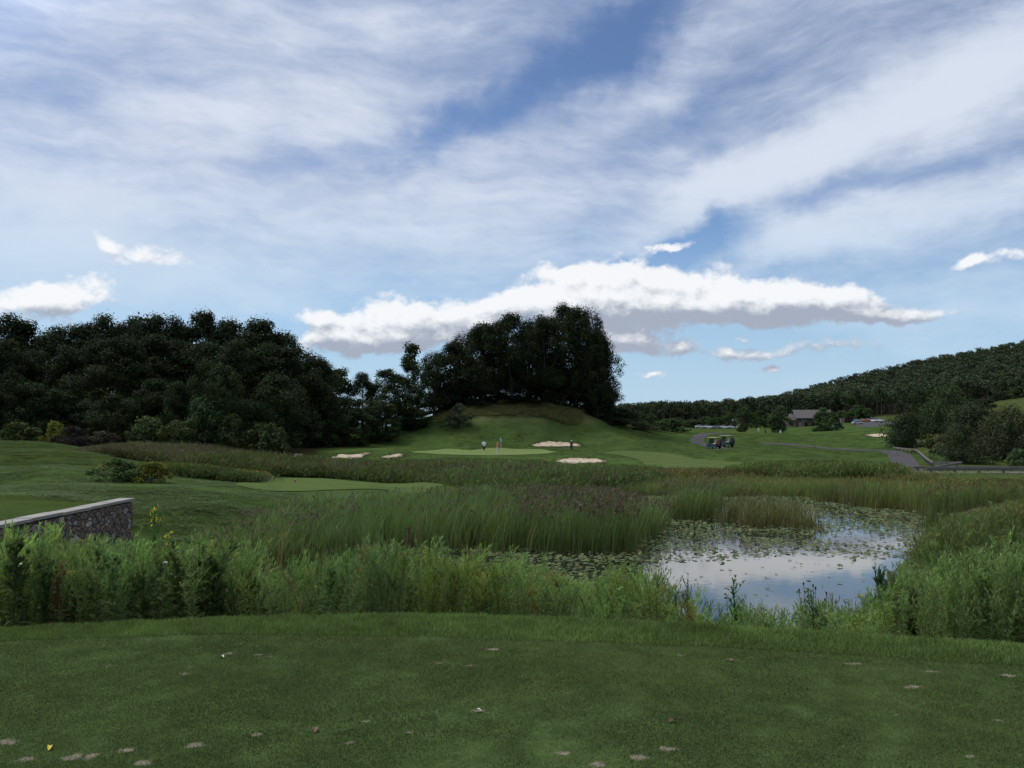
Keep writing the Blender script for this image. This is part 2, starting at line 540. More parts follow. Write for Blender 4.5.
for px in (-900, -400, 0, 300, 512, 700, 1024, 1400, 1900):
    for Yd, z in ((1.5, 0), (3.5, 0), (7, 0), (10, -0.8)):
        x, y, _ = at(px, 428, Yd)
        CTRL.append((math.atan2(x, y), math.log(math.hypot(x, y)), z))
for px in (960, 1100, 1300):
    for Yd, z in ((16, -2.2), (28, -2.6), (50, -2.6)):
        x, y, _ = at(px, 428, Yd)
        CTRL.append((math.atan2(x, y), math.log(math.hypot(x, y)), z))
for k in range(14):                                            # behind the camera
    th = R(60 + k * 240 / 13)
    th = th if th < math.pi else th - 2 * math.pi
    for r, z in ((8, 0), (20, -0.5), (60, -1.5), (200, -1), (800, 0), (3000, 0)):
        CTRL.append((th, math.log(r), z))
CTRL = np.array(CTRL)

th_f = np.arange(-0.66, 0.6601, 0.0022)
th_b = np.linspace(0.66, 2 * math.pi - 0.66, 110)[1:-1]
TH = np.concatenate([th_f, th_b])                              # increasing, wraps round
LR = np.arange(math.log(1.2), math.log(9000), 0.0125)
NT_, NR_ = len(TH), len(LR)


def dist_rbf(a, b):
    dt = np.abs(a[:, None, 0] - b[None, :, 0])
    dt = np.minimum(dt, 2 * math.pi - dt)
    return np.sqrt(dt * dt * 1.6 + (a[:, None, 1] - b[None, :, 1]) ** 2 + 1e-5)


def rbf_fit(c):
    n = len(c)
    A = np.zeros((n + 1, n + 1))
    A[:n, :n] = dist_rbf(c, c) + np.eye(n) * -2e-4
    A[:n, n] = A[n, :n] = 1
    return np.linalg.solve(A, np.append(c[:, 2], 0))


WGT = rbf_fit(CTRL)
tt, ll = np.meshgrid(np.where(TH > math.pi, TH - 2 * math.pi, TH), LR, indexing='ij')
pts = np.stack([tt.ravel(), ll.ravel()], 1)
H = np.empty(len(pts))
for i in range(0, len(pts), 20000):
    H[i:i + 20000] = dist_rbf(pts[i:i + 20000], CTRL) @ WGT[:-1] + WGT[-1]
H = H.reshape(NT_, NR_)


def blur(a, k, axis, wrap):
    out = np.zeros_like(a)
    for s in range(-k, k + 1):
        if wrap: out += np.roll(a, s, axis)
        else:
            idx = np.clip(np.arange(a.shape[axis]) + s, 0, a.shape[axis] - 1)
            out += np.take(a, idx, axis)
    return out / (2 * k + 1)


nf = len(th_f)
for _ in range(2):
    H[:nf] = blur(H[:nf], 4, 0, False)
    H = blur(H, 1, 1, False)
GX = np.sin(tt) * np.exp(ll)
GY = np.cos(tt) * np.exp(ll)


def smooth(x, a, b):
    t = np.clip((x - a) / (b - a), 0, 1)
    return t * t * (3 - 2 * t)


def value_noise(x, y, seed=0):
    """smooth lattice noise, about -1..1"""
    xi, yi = np.floor(x).astype(np.int64), np.floor(y).astype(np.int64)
    fx, fy = x - xi, y - yi
    fx = fx * fx * (3 - 2 * fx); fy = fy * fy * (3 - 2 * fy)
    def h(a, b):
        n = (a * 374761393 + b * 668265263 + seed * 1442695041) & 0x7fffffff
        n = ((n ^ (n >> 13)) * 1274126177) & 0x7fffffff
        return ((n ^ (n >> 16)) & 0xffff) / 32767.5 - 1
    return (h(xi, yi) * (1 - fx) + h(xi + 1, yi) * fx) * (1 - fy) + (h(xi, yi + 1) * (1 - fx) + h(xi + 1, yi + 1) * fx) * fy


def fbm(x, y, seed=0, oct=4):
    s, a = 0, 0.5
    for o in range(oct):
        s = s + a * value_noise(x * 2 ** o, y * 2 ** o, seed + o); a *= 0.5
    return s


def poly_sdf(x, y, poly):
    """signed distance to a polygon, positive inside"""
    p = np.asarray(poly, float); n = len(p)
    d = np.full(x.shape, 1e9); ins = np.zeros(x.shape, bool)
    for i in range(n):
        a, b = p[i], p[(i + 1) % n]
        e = b - a
        wx, wy = x - a[0], y - a[1]
        t = np.clip((wx * e[0] + wy * e[1]) / (e @ e), 0, 1)
        d = np.minimum(d, np.hypot(wx - t * e[0], wy - t * e[1]))
        c = ((a[1] > y) != (b[1] > y)) & (x < (b[0] - a[0]) * (y - a[1]) / (b[1] - a[1] + 1e-12) + a[0])
        ins ^= c
    return np.where(ins, d, -d)


def on_plane(px, py, z):
    a, t = ray(px, py)
    Yd = (z - EYE) / t
    return a * Yd, Yd


POND = [on_plane(px, py, WATER) for px, py in (
    (330, 560), (390, 575), (450, 592), (530, 612), (650, 632), (760, 640), (850, 632), (900, 612), (918, 580), (930, 545), (950, 522),
    (985, 505), (960, 496), (900, 490), (820, 484), (740, 481), (660, 486), (580, 497), (500, 510), (420, 525), (350, 540))]

# front edge of the tee: mown surface, then the collar of longer grass
EDGE_PX = np.array([-400, -150, 0, 200, 400, 550, 700, 850, 1024, 1200, 1500])
COLLAR_PY = np.array([640, 632, 625, 615, 610.5, 614, 621, 630, 641, 655, 680])
MOWN_PY = np.array([655, 648, 641, 634, 636, 640, 646, 655, 667, 682, 710])
ce = np.array([on_plane(a, b, 0.04) for a, b in zip(EDGE_PX, COLLAR_PY)])
me_ = np.array([on_plane(a, b, 0.0) for a, b in zip(EDGE_PX, MOWN_PY)])
collar_y = lambda x: np.interp(x, ce[:, 0], ce[:, 1])
mown_y = lambda x: np.interp(x, me_[:, 0], me_[:, 1])

WALL_A = np.array([-8.52, 20.0]); WALL_B = np.array([-8.26, 8.0])     # face of the stone wall, far end and near end
UPPER_TEE = [(-8.72, 19.6), (-8.45, 7.2), (-9.5, 6.5), (-30, 6), (-30, 19), (-14, 21.5)]

front = GY > 0.5
H = H + (0.08 + 0.28 * (GX / np.maximum(GY, 1) < -0.33)) * fbm(GX / 7, GY / 7, 3) * smooth(GY, 20, 60) * (1 - smooth(GY, 200, 300))
for (bpx, bY, brx, bry, bh) in ((8, 88, 9, 6, 0.9), (62, 72, 7, 6, 0.55), (-50, 70, 12, 6, 0.8), (20, 58, 10, 5, 0.5), (120, 50, 8, 4, 0.35), (-90, 50, 9, 5, 0.7), (180, 42, 6, 4, 0.3),
                                (545, 162, 14, 7, 1.0), (640, 150, 10, 6, 0.8), (780, 176, 14, 8, 1.0), (840, 190, 14, 9, 1.1), (860, 122, 9, 5, 0.25), (440, 133, 10, 5, 0.5), (600, 134, 8, 5, 0.5), (735, 128, 12, 7, 0.7)):
    bx_, by_, _ = at(bpx, 428, bY)
    H = H + bh * np.exp(-((GX - bx_) / brx) ** 2 - ((GY - by_) / bry) ** 2)
H = np.where(front & (GY < 80) & (GY > 8) & (np.abs(GX) < 40), np.maximum(H, -3.25), H)
ps = poly_sdf(GX, GY, POND)
nb = np.interp(512 + F * GX / np.maximum(GY, 0.3), [0, 200, 350, 880, 960], [-1.6, -2.2, -3.2, -3.2, -2.3])
bl = smooth(GY, 12, 17)
H = np.where(front & (GY < 17) & (np.abs(GX) < 60), nb * (1 - bl) + H * bl, H)
wet = smooth(ps + 0.5 * fbm(GX / 2, GY / 2, 9), -0.8, 1.4)
H = H * (1 - wet) + (-3.95) * wet
dd = GY - collar_y(GX)
bank = np.where(dd > 0, -0.36 * dd * smooth(dd, -0.3, 1.5) - 0.02, 0.0)
near = (GY < 24) & front & (np.abs(GX) < 30)
bank_h = np.where(dd <= 0, 0.0, np.maximum(bank, H))
H = np.where(near & (bank > H), bank, H)
H = np.where(front & (dd <= 0) & (np.abs(GX) < 40) & (GY > -40), 0.0, H)
back_flat = (~front) & (np.hypot(GX, GY) < 30)
H = np.where(back_flat, 0.0, H)
us = poly_sdf(GX, GY, UPPER_TEE)
up = smooth(us, -0.02, 0.06) * (GX > -33)
upb = smooth(us, -4.5, 0.3)                                     # the lawn falls away gently behind it
upb = upb * np.where(GY > 19.6, smooth(-GX, 8.7, 12.0), 1.0) * (GY > 10) * (GX < -8.6)
H = np.where(us <= 0.02, np.maximum(H, H * (1 - upb)), H)
H = np.where(us > 0.02, 0.0, H)


cb = np.maximum(np.abs(GX - 46.0 - 8) / 13.0, np.abs(GY - 87.0) / 7.5)         # the gully the boardwalk crosses
H = np.where(front, H - 0.5 * (1 - smooth(cb, 0.75, 1.15)), H)


def ground(x, y):
    """height of the terrain sheet"""
    x = np.asarray(x, float); y = np.asarray(y, float)
    th = np.arctan2(x, y); th = np.where(th < TH[0], th + 2 * math.pi, th)
    lr = np.log(np.maximum(np.hypot(x, y), 1.21))
    i = np.clip(np.searchsorted(TH, th) - 1, 0, NT_ - 2)
    fi = np.clip((th - TH[i]) / (TH[i + 1] - TH[i]), 0, 1)
    j = np.clip(((lr - LR[0]) / 0.0125).astype(int), 0, NR_ - 2)
    fj = np.clip((lr - LR[j]) / 0.0125, 0, 1)
    return (H[i, j] * (1 - fj) + H[i, j + 1] * fj) * (1 - fi) + (H[i + 1, j] * (1 - fj) + H[i + 1, j + 1] * fj) * fi


def hit(px, py, y0=6.0, y1=900.0):
    """where the sight line through a pixel first meets the ground"""
    a, t = ray(px, py)
    Ys = np.exp(np.arange(math.log(y0), math.log(y1), 0.002))
    g = ground(a * Ys, Ys)
    k = np.nonzero(EYE + t * Ys < g)[0]
    Yd = Ys[k[0]] if len(k) else y1
    return float(a * Yd), float(Yd), float(ground(a * Yd, Yd))


def foot(px, Yd):
    a, _ = ray(px, 428)
    return a * Yd, Yd, float(ground(a * Yd, Yd))


# ------------------------------------------------------------------ ground colours (real base colours)
C_LAWN = np.array((0.042, 0.068, 0.020)); C_LAWN2 = np.array((0.058, 0.094, 0.027)); C_ROUGH = np.array((0.046, 0.064, 0.022))
C_DRY = np.array((0.105, 0.098, 0.045)); C_MUD = np.array((0.040, 0.036, 0.022)); C_WOOD = np.array((0.030, 0.028, 0.016)); C_YEL = np.array((0.085, 0.082, 0.022))
gc = np.empty((NT_, NR_, 3)); gc[:] = C_ROUGH
PXg = 512 + F * GX / np.maximum(GY, 0.1)


def paint(mask, colr):
    global gc
    gc = gc * (1 - mask[..., None]) + np.asarray(colr) * mask[..., None]


n1 = fbm(GX / 9, GY / 9, 21); n2 = fbm(GX / 3, GY / 3, 31); n3 = fbm(GX / 25, GY / 40, 41)
lawn_m = smooth(GY + 6 * n3, 105, 112) * (1 - smooth(GY, 330, 460))
paint(lawn_m, C_LAWN)
paint(lawn_m * smooth(n1, -0.1, 0.5) * 0.5, C_LAWN2)
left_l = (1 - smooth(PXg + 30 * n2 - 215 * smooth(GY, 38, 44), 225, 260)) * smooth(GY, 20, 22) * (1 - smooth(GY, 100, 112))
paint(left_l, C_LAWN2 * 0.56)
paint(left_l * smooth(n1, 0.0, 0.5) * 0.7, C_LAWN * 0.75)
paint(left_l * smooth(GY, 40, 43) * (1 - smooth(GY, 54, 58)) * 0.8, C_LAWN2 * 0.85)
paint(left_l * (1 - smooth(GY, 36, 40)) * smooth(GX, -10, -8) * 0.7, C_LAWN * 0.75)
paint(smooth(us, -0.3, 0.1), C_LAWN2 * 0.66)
marsh = smooth(-GY, -104, -66) * smooth(GY, 9.5, 11) * smooth(PXg, 225, 260)
paint(smooth(GY, 9, 10.5) * (1 - smooth(GY, 66, 72)) * np.maximum(smooth(PXg + 30 * n2 - 210 * smooth(GY, 38, 44), 230, 262), 1 - smooth(GY, 22, 25)) * (us < 0) * front, C_MUD * 1.2)
wood = smooth(GY, 120, 126) * (1 - smooth(GY, 200, 260)) * (1 - smooth(PXg + 10 * n2, 312, 326))
paint(wood, C_WOOD)
hz = H - (1.65 + 0.0)
dry = smooth(H + 0.5 * n1, 2.6, 3.3) * smooth(GY, 150, 156) * (1 - smooth(GY, 180, 200)) * smooth(PXg, 425, 445) * (1 - smooth(PXg, 640, 680))
paint(dry, C_DRY * 1.1 * np.array((0.85, 1.0, 0.9)))
paint(dry * smooth(n2, -0.1, 0.4) * 0.7, C_ROUGH * 1.0)
yl = smooth(GY, 190, 205) * (1 - smooth(GY, 300, 330)) * smooth(PXg, 690, 705) * (1 - smooth(PXg, 742, 756)) * smooth(n3 + n1, -0.3, 0.3)
paint(yl * 0.8, C_YEL)
rslope = smooth(PXg, 890, 910) * smooth(GY, 120, 140) * (1 - smooth(GY, 330, 420))
paint(rslope * 0.7, (0.050, 0.058, 0.020))
paint(smooth(GY, 440, 470), C_WOOD * 1.2)
gc *= (1 + 0.10 * n2 + 0.10 * n1)[..., None]

vid = np.arange(NT_ * NR_).reshape(NT_, NR_)
a0 = vid; a1 = np.roll(vid, -1, 0)
fq = np.stack([a0[:, :-1], a0[:, 1:], a1[:, 1:], a1[:, :-1]], -1).reshape(-1, 4)
vv = np.stack([GX, GY, H], -1).reshape(-1, 3)
cidx = len(vv)
vv = np.vstack([vv, [[0, 0, 0]]])
fan = np.stack([np.full(NT_, cidx), a0[:, 0], a1[:, 0]], -1)
gcol = np.vstack([gc.reshape(-1, 3), C_LAWN])

m_ground, t, p, out = new_mat('turf and soil')
col = t.node('ShaderNodeAttribute', attribute_name='Col').outputs['Color']
pos = t.node('ShaderNodeNewGeometry').outputs['Position']
k1 = t.rng(t.noise(pos, 0.35, 6, 0.65), 0.25, 0.75, 0.66, 1.34, 'LINEAR')
k2 = t.rng(t.noise(pos, 6.0, 5, 0.7), 0.25, 0.75, 0.72, 1.28, 'LINEAR')
cc = t.mix(1.0, t.mix(1.0, col, k1, 'MULTIPLY'), k2, 'MULTIPLY')
yel = t.rng(t.noise(pos, 0.12, 5, 0.6), 0.48, 0.70)
cc = t.mix(yel, cc, t.mix(1.0, cc, c4((1.25, 1.08, 0.95)), 'MULTIPLY'))
t.put(p.inputs['Base Color'], cc)
p.inputs['Roughness'].default_value = 1.0
p.inputs['Specular IOR Level'].default_value = 0.0
b = t.node('ShaderNodeBump'); b.inputs['Strength'].default_value = 0.6; b.inputs['Distance'].default_value = 0.05
t.put(b.inputs['Height'], t.noise(pos, 9.0, 6, 0.7)); t.put(p.inputs['Normal'], b.outputs[0])
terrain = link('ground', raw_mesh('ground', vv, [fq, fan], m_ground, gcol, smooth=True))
tag(terrain, 'rolling grassy ground of the golf course with pond hollow', 'ground', kind='structure')


# ------------------------------------------------------------------ draped sheets
BUNKER_RIMS, PLAY = [], []


def outline_sheet(name, px_outline, off, mat, label, cat, rings=7, sub=3, y0=60, wob=0.0, rng_=None, lip=0.0, world=None):
    pts = [hit(px, py, y0)[:2] for px, py in px_outline] if world is None else world
    pts = np.array(pts, float)
    dense = []
    n = len(pts)
    for i in range(n):                                   # Catmull-Rom outline
        p0, p1, p2, p3 = pts[i - 1], pts[i], pts[(i + 1) % n], pts[(i + 2) % n]
        for s in range(sub * 2):
            u = s / (sub * 2)
            dense.append(0.5 * (2 * p1 + (p2 - p0) * u + (2 * p0 - 5 * p1 + 4 * p2 - p3) * u * u + (3 * p1 - p0 - 3 * p2 + p3) * u ** 3))
    dense = np.array(dense)
    if cat == 'bunker': BUNKER_RIMS.append(dense.copy())
    PLAY.append(dense.copy())
    if wob: dense += rng.normal(0, wob, dense.shape)
    ctr = dense.mean(0); m = len(dense)
    V = [np.append(ctr, ground(*ctr) + off)]
    for r in range(1, rings + 1):
        q = ctr + (dense - ctr) * (r / rings)
        o = off if r < rings else off - lip
        V.extend(np.column_stack([q, ground(q[:, 0], q[:, 1]) + o]))
    tri = [(0, 1 + k, 1 + (k + 1) % m) for k in range(m)]
    quad = [(1 + r * m + k, 1 + (r + 1) * m + k, 1 + (r + 1) * m + (k + 1) % m, 1 + r * m + (k + 1) % m) for r in range(rings - 1) for k in range(m)]
    o = link(name, raw_mesh(name, V, [np.array(tri), np.array(quad)], mat, smooth=True))
    return tag(o, label, cat, kind='structure')


def mown(name, c1, c2, stripe, ang):
    m, t, p, out = new_mat(name)
    pos = t.node('ShaderNodeNewGeometry').outputs['Position']
    w = t.node('ShaderNodeTexWave', wave_type='BANDS', bands_direction='X')
    t.put(w.inputs['Vector'], t.mapping(pos, rot=(0, 0, ang)))
    w.inputs['Scale'].default_value = stripe; w.inputs['Distortion'].default_value = 2.0; w.inputs['Detail'].default_value = 1.0
    w.inputs['Detail Scale'].default_value = 0.4
    cc = t.mix(t.rng(w.outputs['Fac'], 0.3, 0.7), c4(c1), c4(c2))
    cc = t.mix(1.0, cc, t.rng(t.noise(pos, 0.8, 6, 0.65), 0.25, 0.75, 0.86, 1.14, 'LINEAR'), 'MULTIPLY')
    cc = t.mix(1.0, cc, t.rng(t.noise(pos, 12, 4, 0.7), 0.25, 0.75, 0.85, 1.15, 'LINEAR'), 'MULTIPLY')
    t.put(p.inputs['Base Color'], cc); p.inputs['Roughness'].default_value = 1.0; p.inputs['Specular IOR Level'].default_value = 0.0
    return m


m_green = mown('putting turf', (0.120, 0.160, 0.056), (0.128, 0.170, 0.060), 0.25, 0.3)
m_fair = mown('fairway turf', (0.062, 0.088, 0.030), (0.078, 0.106, 0.037), 0.10, 1.2)
m_tee2 = mown('tee turf', (0.064, 0.094, 0.030), (0.074, 0.104, 0.034), 0.2, 1.5)
m_sand, t, p, out = new_mat('bunker sand')
pos = t.node('ShaderNodeNewGeometry').outputs['Position']
cc = t.mix(t.rng(t.noise(pos, 1.3, 6, 0.65), 0.3, 0.7), c4((0.36, 0.28, 0.19)), c4((0.47, 0.38, 0.27)))
cc = t.mix(t.rng(t.noise(pos, 2.4, 3, 0.6), 0.56, 0.68), cc, c4((0.20, 0.15, 0.09)))
t.put(p.inputs['Base Color'], cc); p.inputs['Roughness'].default_value = 0.95
b = t.node('ShaderNodeBump'); b.inputs['Strength'].default_value = 0.5; b.inputs['Distance'].default_value = 0.1
t.put(b.inputs['Height'], t.noise(pos, 3, 5, 0.6)); t.put(p.inputs['Normal'], b.outputs[0])
m_asph = simple('worn asphalt', (0.060, 0.057, 0.058), 0.95, var=0.2, scale=1.5, bump=0.2, spec=0.1)

outline_sheet('putting_green', [(412, 452.0), (440, 450.0), (480, 449.4), (520, 449.4), (548, 450.6), (556, 452), (540, 454.2), (500, 455.6), (460, 455.2), (430, 454)], 0.05, m_green, 'smooth pale putting green below the mound', 'putting green', rings=12, sub=4)
outline_sheet('fairway', [(604, 453), (640, 451.5), (662, 453), (690, 458), (720, 461), (745, 464), (735, 469), (700, 472), (665, 473), (648, 468), (640, 461), (620, 455.5)], 0.05, m_fair, 'mown striped fairway running right of the green', 'fairway', rings=14, sub=4)
outline_sheet('second_tee', [(236, 485), (256, 481), (300, 478.6), (360, 477.8), (420, 479), (460, 482), (440, 487), (380, 490), (310, 491.5), (262, 490.5)], 0.04, m_tee2, 'long pale mown tee strip between reeds and weeds', 'tee', y0=45, rings=10, sub=4)
for pts_, lab in (
    ([(331, 458.6), (340, 454.6), (350, 455), (360, 454), (370, 452.8), (364, 456.5), (357, 459), (344, 458.8)], 'largest white sand bunker, left of the green'),
    ([(377, 457.8), (388, 456), (393, 454.6), (404, 454.8), (400, 457.5), (390, 458.6)], 'small sand bunker between the large bunker and the green'),
    ([(286, 456.5), (294, 454.6), (303, 454.4), (300, 458), (294, 459.8), (288, 459)], 'half hidden sand bunker behind weeds at the wood edge'),
    ([(532, 446.4), (541, 443.4), (556, 442.6), (572, 443.2), (581, 446.3), (565, 447.1), (545, 447.1)], 'tan bunker cut in the bank behind the green'),
    ([(556, 461.5), (566, 458.8), (582, 458.6), (598, 459.4), (607, 462), (590, 463.8), (570, 463.8)], 'ragged edged bunker in front of the green'),
    ([(866, 435.2), (880, 434), (888, 435.3), (884, 437.4), (874, 437.2)], 'small pale far bunker left of the dark bushes')):
    outline_sheet('sand_bunker', pts_, 0.06, m_sand, lab, 'bunker', rings=6, sub=4, wob=0.16)


def ribbon(name, line, width, off, mat, label, cat, cross=5):
    """strip laid over the ground along a world line"""
    pts = np.array(line, float)
    dense = []
    for i in range(len(pts) - 1):
        p0, p1, p2, p3 = pts[max(i - 1, 0)], pts[i], pts[i + 1], pts[min(i + 2, len(pts) - 1)]
        L = max(2, int(np.hypot(*(p2 - p1)) / 1.2))
        for s in range(L):
            u = s / L
            dense.append(0.5 * (2 * p1 + (p2 - p0) * u + (2 * p0 - 5 * p1 + 4 * p2 - p3) * u * u + (3 * p1 - p0 - 3 * p2 + p3) * u ** 3))
    dense.append(pts[-1]); d = np.array(dense)
    tg = np.gradient(d, axis=0); tg /= np.linalg.norm(tg, axis=1)[:, None]
    nr = np.stack([tg[:, 1], -tg[:, 0]], 1)
    V = []
    for k in range(cross):
        q = d + nr * width * (k / (cross - 1) - 0.5)
        V.append(np.column_stack([q, ground(q[:, 0], q[:, 1]) + off]))
    n = len(d)
    V = np.stack(V, 1).reshape(-1, 3)
    f = [(i * cross + k, i * cross + k + 1, (i + 1) * cross + k + 1, (i + 1) * cross + k) for i in range(n - 1) for k in range(cross - 1)]
    o = link(name, raw_mesh(name, V, np.array(f), mat, smooth=True))
    return tag(o, label, cat, kind='structure')


PATH_NEAR = [foot(908, 90)[:2], foot(906, 101)[:2], foot(899, 118)[:2], foot(888, 140)[:2], foot(868, 150)[:2], foot(830, 157)[:2], foot(790, 163)[:2], foot(760, 164)[:2]]
ribbon('cart_path', PATH_NEAR, 2.9, 0.05, m_asph, 'grey asphalt cart path leading up to the boardwalk', 'path')
PATH_FAR = [foot(738, 139)[:2], foot(717, 143.5)[:2], foot(703, 151)[:2], foot(697, 165)[:2], foot(703, 181)[:2], foot(717, 192)[:2], foot(736, 204)[:2]]
ribbon('cart_path', PATH_FAR, 2.5, 0.05, m_asph, 'grey asphalt cart path curving behind the two carts', 'path')
LOT = [foot(868, 330)[:2], foot(888, 330)[:2], foot(896, 395)[:2], foot(850, 395)[:2]]
outline_sheet('parking_lot', None, 0.08, m_asph, 'small grey parking lot in front of the forest', 'parking lot', world=[foot(862, 345)[:2], foot(884, 345)[:2], foot(892, 385)[:2], foot(856, 385)[:2]])

# ------------------------------------------------------------------ water
m_water, t, p, out = new_mat('pond water')
p.inputs['Base Color'].default_value = (0.012, 0.016, 0.012, 1)
p.inputs['Roughness'].default_value = 0.03
p.inputs['IOR'].default_value = 1.48
pos = t.node('ShaderNodeNewGeometry').outputs['Position']
b = t.node('ShaderNodeBump'); b.inputs['Strength'].default_value = 0.05; b.inputs['Distance'].default_value = 0.02
t.put(b.inputs['Height'], t.noise(t.mapping(pos, sc=(1.0, 2.2, 1)), 1.6, 3, 0.5)); t.put(p.inputs['Normal'], b.outputs[0])
bx = np.array(POND)
x0, x1, y0, y1 = bx[:, 0].min() - 3, bx[:, 0].max() + 3, bx[:, 1].min() - 2, bx[:, 1].max() + 3
xs, ys = np.linspace(x0, x1, 40), np.linspace(y0, y1, 40)
gx, gy = np.meshgrid(xs, ys, indexing='ij')
wi = np.arange(1600).reshape(40, 40)
water = link('water', raw_mesh('water', np.stack([gx, gy, np.full_like(gx, WATER)], -1).reshape(-1, 3), np.stack([wi[:-1, :-1], wi[1:, :-1], wi[1:, 1:], wi[:-1, 1:]], -1).reshape(-1, 4), m_water))
tag(water, 'still pond reflecting the pale cloudy sky', 'pond', kind='structure')
# ------------------------------------------------------------------ plants: prototypes as arrays (verts, faces, colour weight)
def leaf_quads(P, D, L, Wd, up=0.25, droop=0.0, r=rng):
    """bent lozenge leaves: base P, unit direction D, length L, width Wd"""
    n = len(P)
    ref = np.tile([0.0, 0.0, 1.0], (n, 1))
    S = np.cross(D, ref); S /= (np.linalg.norm(S, axis=1)[:, None] + 1e-9)
    N = np.cross(S, D)
    tw = r.uniform(-0.9, 0.9, n)[:, None]
    S = S * np.cos(tw) + N * np.sin(tw)
    L, Wd = L[:, None], Wd[:, None]
    m = P + D * L * 0.45 + N * L * up * 0.2
    tip = P + D * L - np.array([0, 0, 1]) * L * droop
    V = np.stack([P, m + S * Wd, tip, m - S * Wd], 1).reshape(-1, 3)
    return V, np.arange(4 * n).reshape(-1, 4)


def join(parts):
    V, Fq, K, o = [], [], [], 0
    for v, f, k in parts:
        V.append(v); Fq.append(f + o); K.append(k); o += len(v)
    return np.vstack(V), np.vstack(Fq), np.concatenate(K)


def stem_strip(pts, w0, w1, k=0.0, cross=True):
    pts = np.asarray(pts, float); n = len(pts)
    w = np.linspace(w0, w1, n)[:, None]
    out = []
    for s in ((1, 0, 0), (0, 1, 0)) if cross else ((1, 0, 0),):
        s = np.array(s)
        V = np.stack([pts - s * w, pts + s * w], 1).reshape(-1, 3)
        f = np.array([[2 * i, 2 * i + 1, 2 * i + 3, 2 * i + 2] for i in range(n - 1)])
        out.append((V, f, np.full(len(V), k)))
    return out


def weed(r, h=1.0, n=70, branches=9, leaf=0.13, w=0.0062, ang=0.75, flower=0, lean=0.12):
    """leafy upright weed: one stem, ascending narrow leaves, feathery side shoots near the top"""
    t = np.linspace(0, 1, 7)
    lx, ly = r.normal(0, lean, 2) * h
    cx = lambda s: np.stack([lx * s ** 2, ly * s ** 2, h * s], -1)
    parts = stem_strip(cx(t), 0.006, 0.002, 0.15)
    s = np.sort(r.uniform(0.06, 1.0, n)); a = np.arange(n) * 2.4 + r.uniform(0, 6)
    e = ang + r.normal(0, 0.18, n) + 0.35 * s
    D = np.stack([np.cos(a) * np.cos(e), np.sin(a) * np.cos(e), np.sin(e)], -1)
    L = leaf * (1.1 - 0.55 * s) * r.uniform(0.75, 1.25, n)
    v, f = leaf_quads(cx(s), D, L, w * (1.15 - 0.5 * s), 0.3, 0.25, r)
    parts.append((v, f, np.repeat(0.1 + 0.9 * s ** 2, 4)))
    for b in range(branches):
        sb = r.uniform(0.35, 0.93); ab = r.uniform(0, 6.28); eb = r.uniform(0.75, 1.25)
        bl = h * r.uniform(0.12, 0.26) * (1.25 - sb * 0.7)
        d = np.array([math.cos(ab) * math.cos(eb), math.sin(ab) * math.cos(eb), math.sin(eb)])
        base = cx(np.array([sb]))[0]
        q = np.linspace(0, 1, 3)[:, None]
        parts += stem_strip(base + d * bl * q + np.array([0, 0, 0.15]) * bl * q ** 2, 0.003, 0.001, 0.4, False)
        m = 11
        sq = r.uniform(0.15, 1.0, m)[:, None]; aa = r.uniform(0, 6.28, m); ee = r.uniform(0.4, 1.2, m)
        Pb = base + d * bl * sq + np.array([0, 0, 0.15]) * bl * sq ** 2
        Db = np.stack([np.cos(aa) * np.cos(ee), np.sin(aa) * np.cos(ee), np.sin(ee)], -1)
        Db = Db * 0.75 + d * 0.6; Db /= np.linalg.norm(Db, axis=1)[:, None]
        v, f = leaf_quads(Pb, Db, leaf * 0.5 * r.uniform(0.6, 1.2, m), np.full(m, w * 0.75), 0.3, 0.1, r)
        parts.append((v, f, np.repeat(np.full(m, 0.45 + 0.55 * sb), 4)))
    if flower:
        a = r.uniform(0, 6.28, flower); rr = r.uniform(0, 0.06, flower)
        Pf = cx(r.uniform(0.93, 1.02, flower)) + np.stack([np.cos(a) * rr, np.sin(a) * rr, r.uniform(-.02, .03, flower)], -1)
        D = r.normal(0, 1, (flower, 3)) + (0, 0, 0.6); D /= np.linalg.norm(D, axis=1)[:, None]
        v, f = leaf_quads(Pf, D, np.full(flower, 0.035), np.full(flower, 0.014), 0, 0, r)
        parts.append((v, f, np.full(len(v), 2.0)))
    return join(parts)


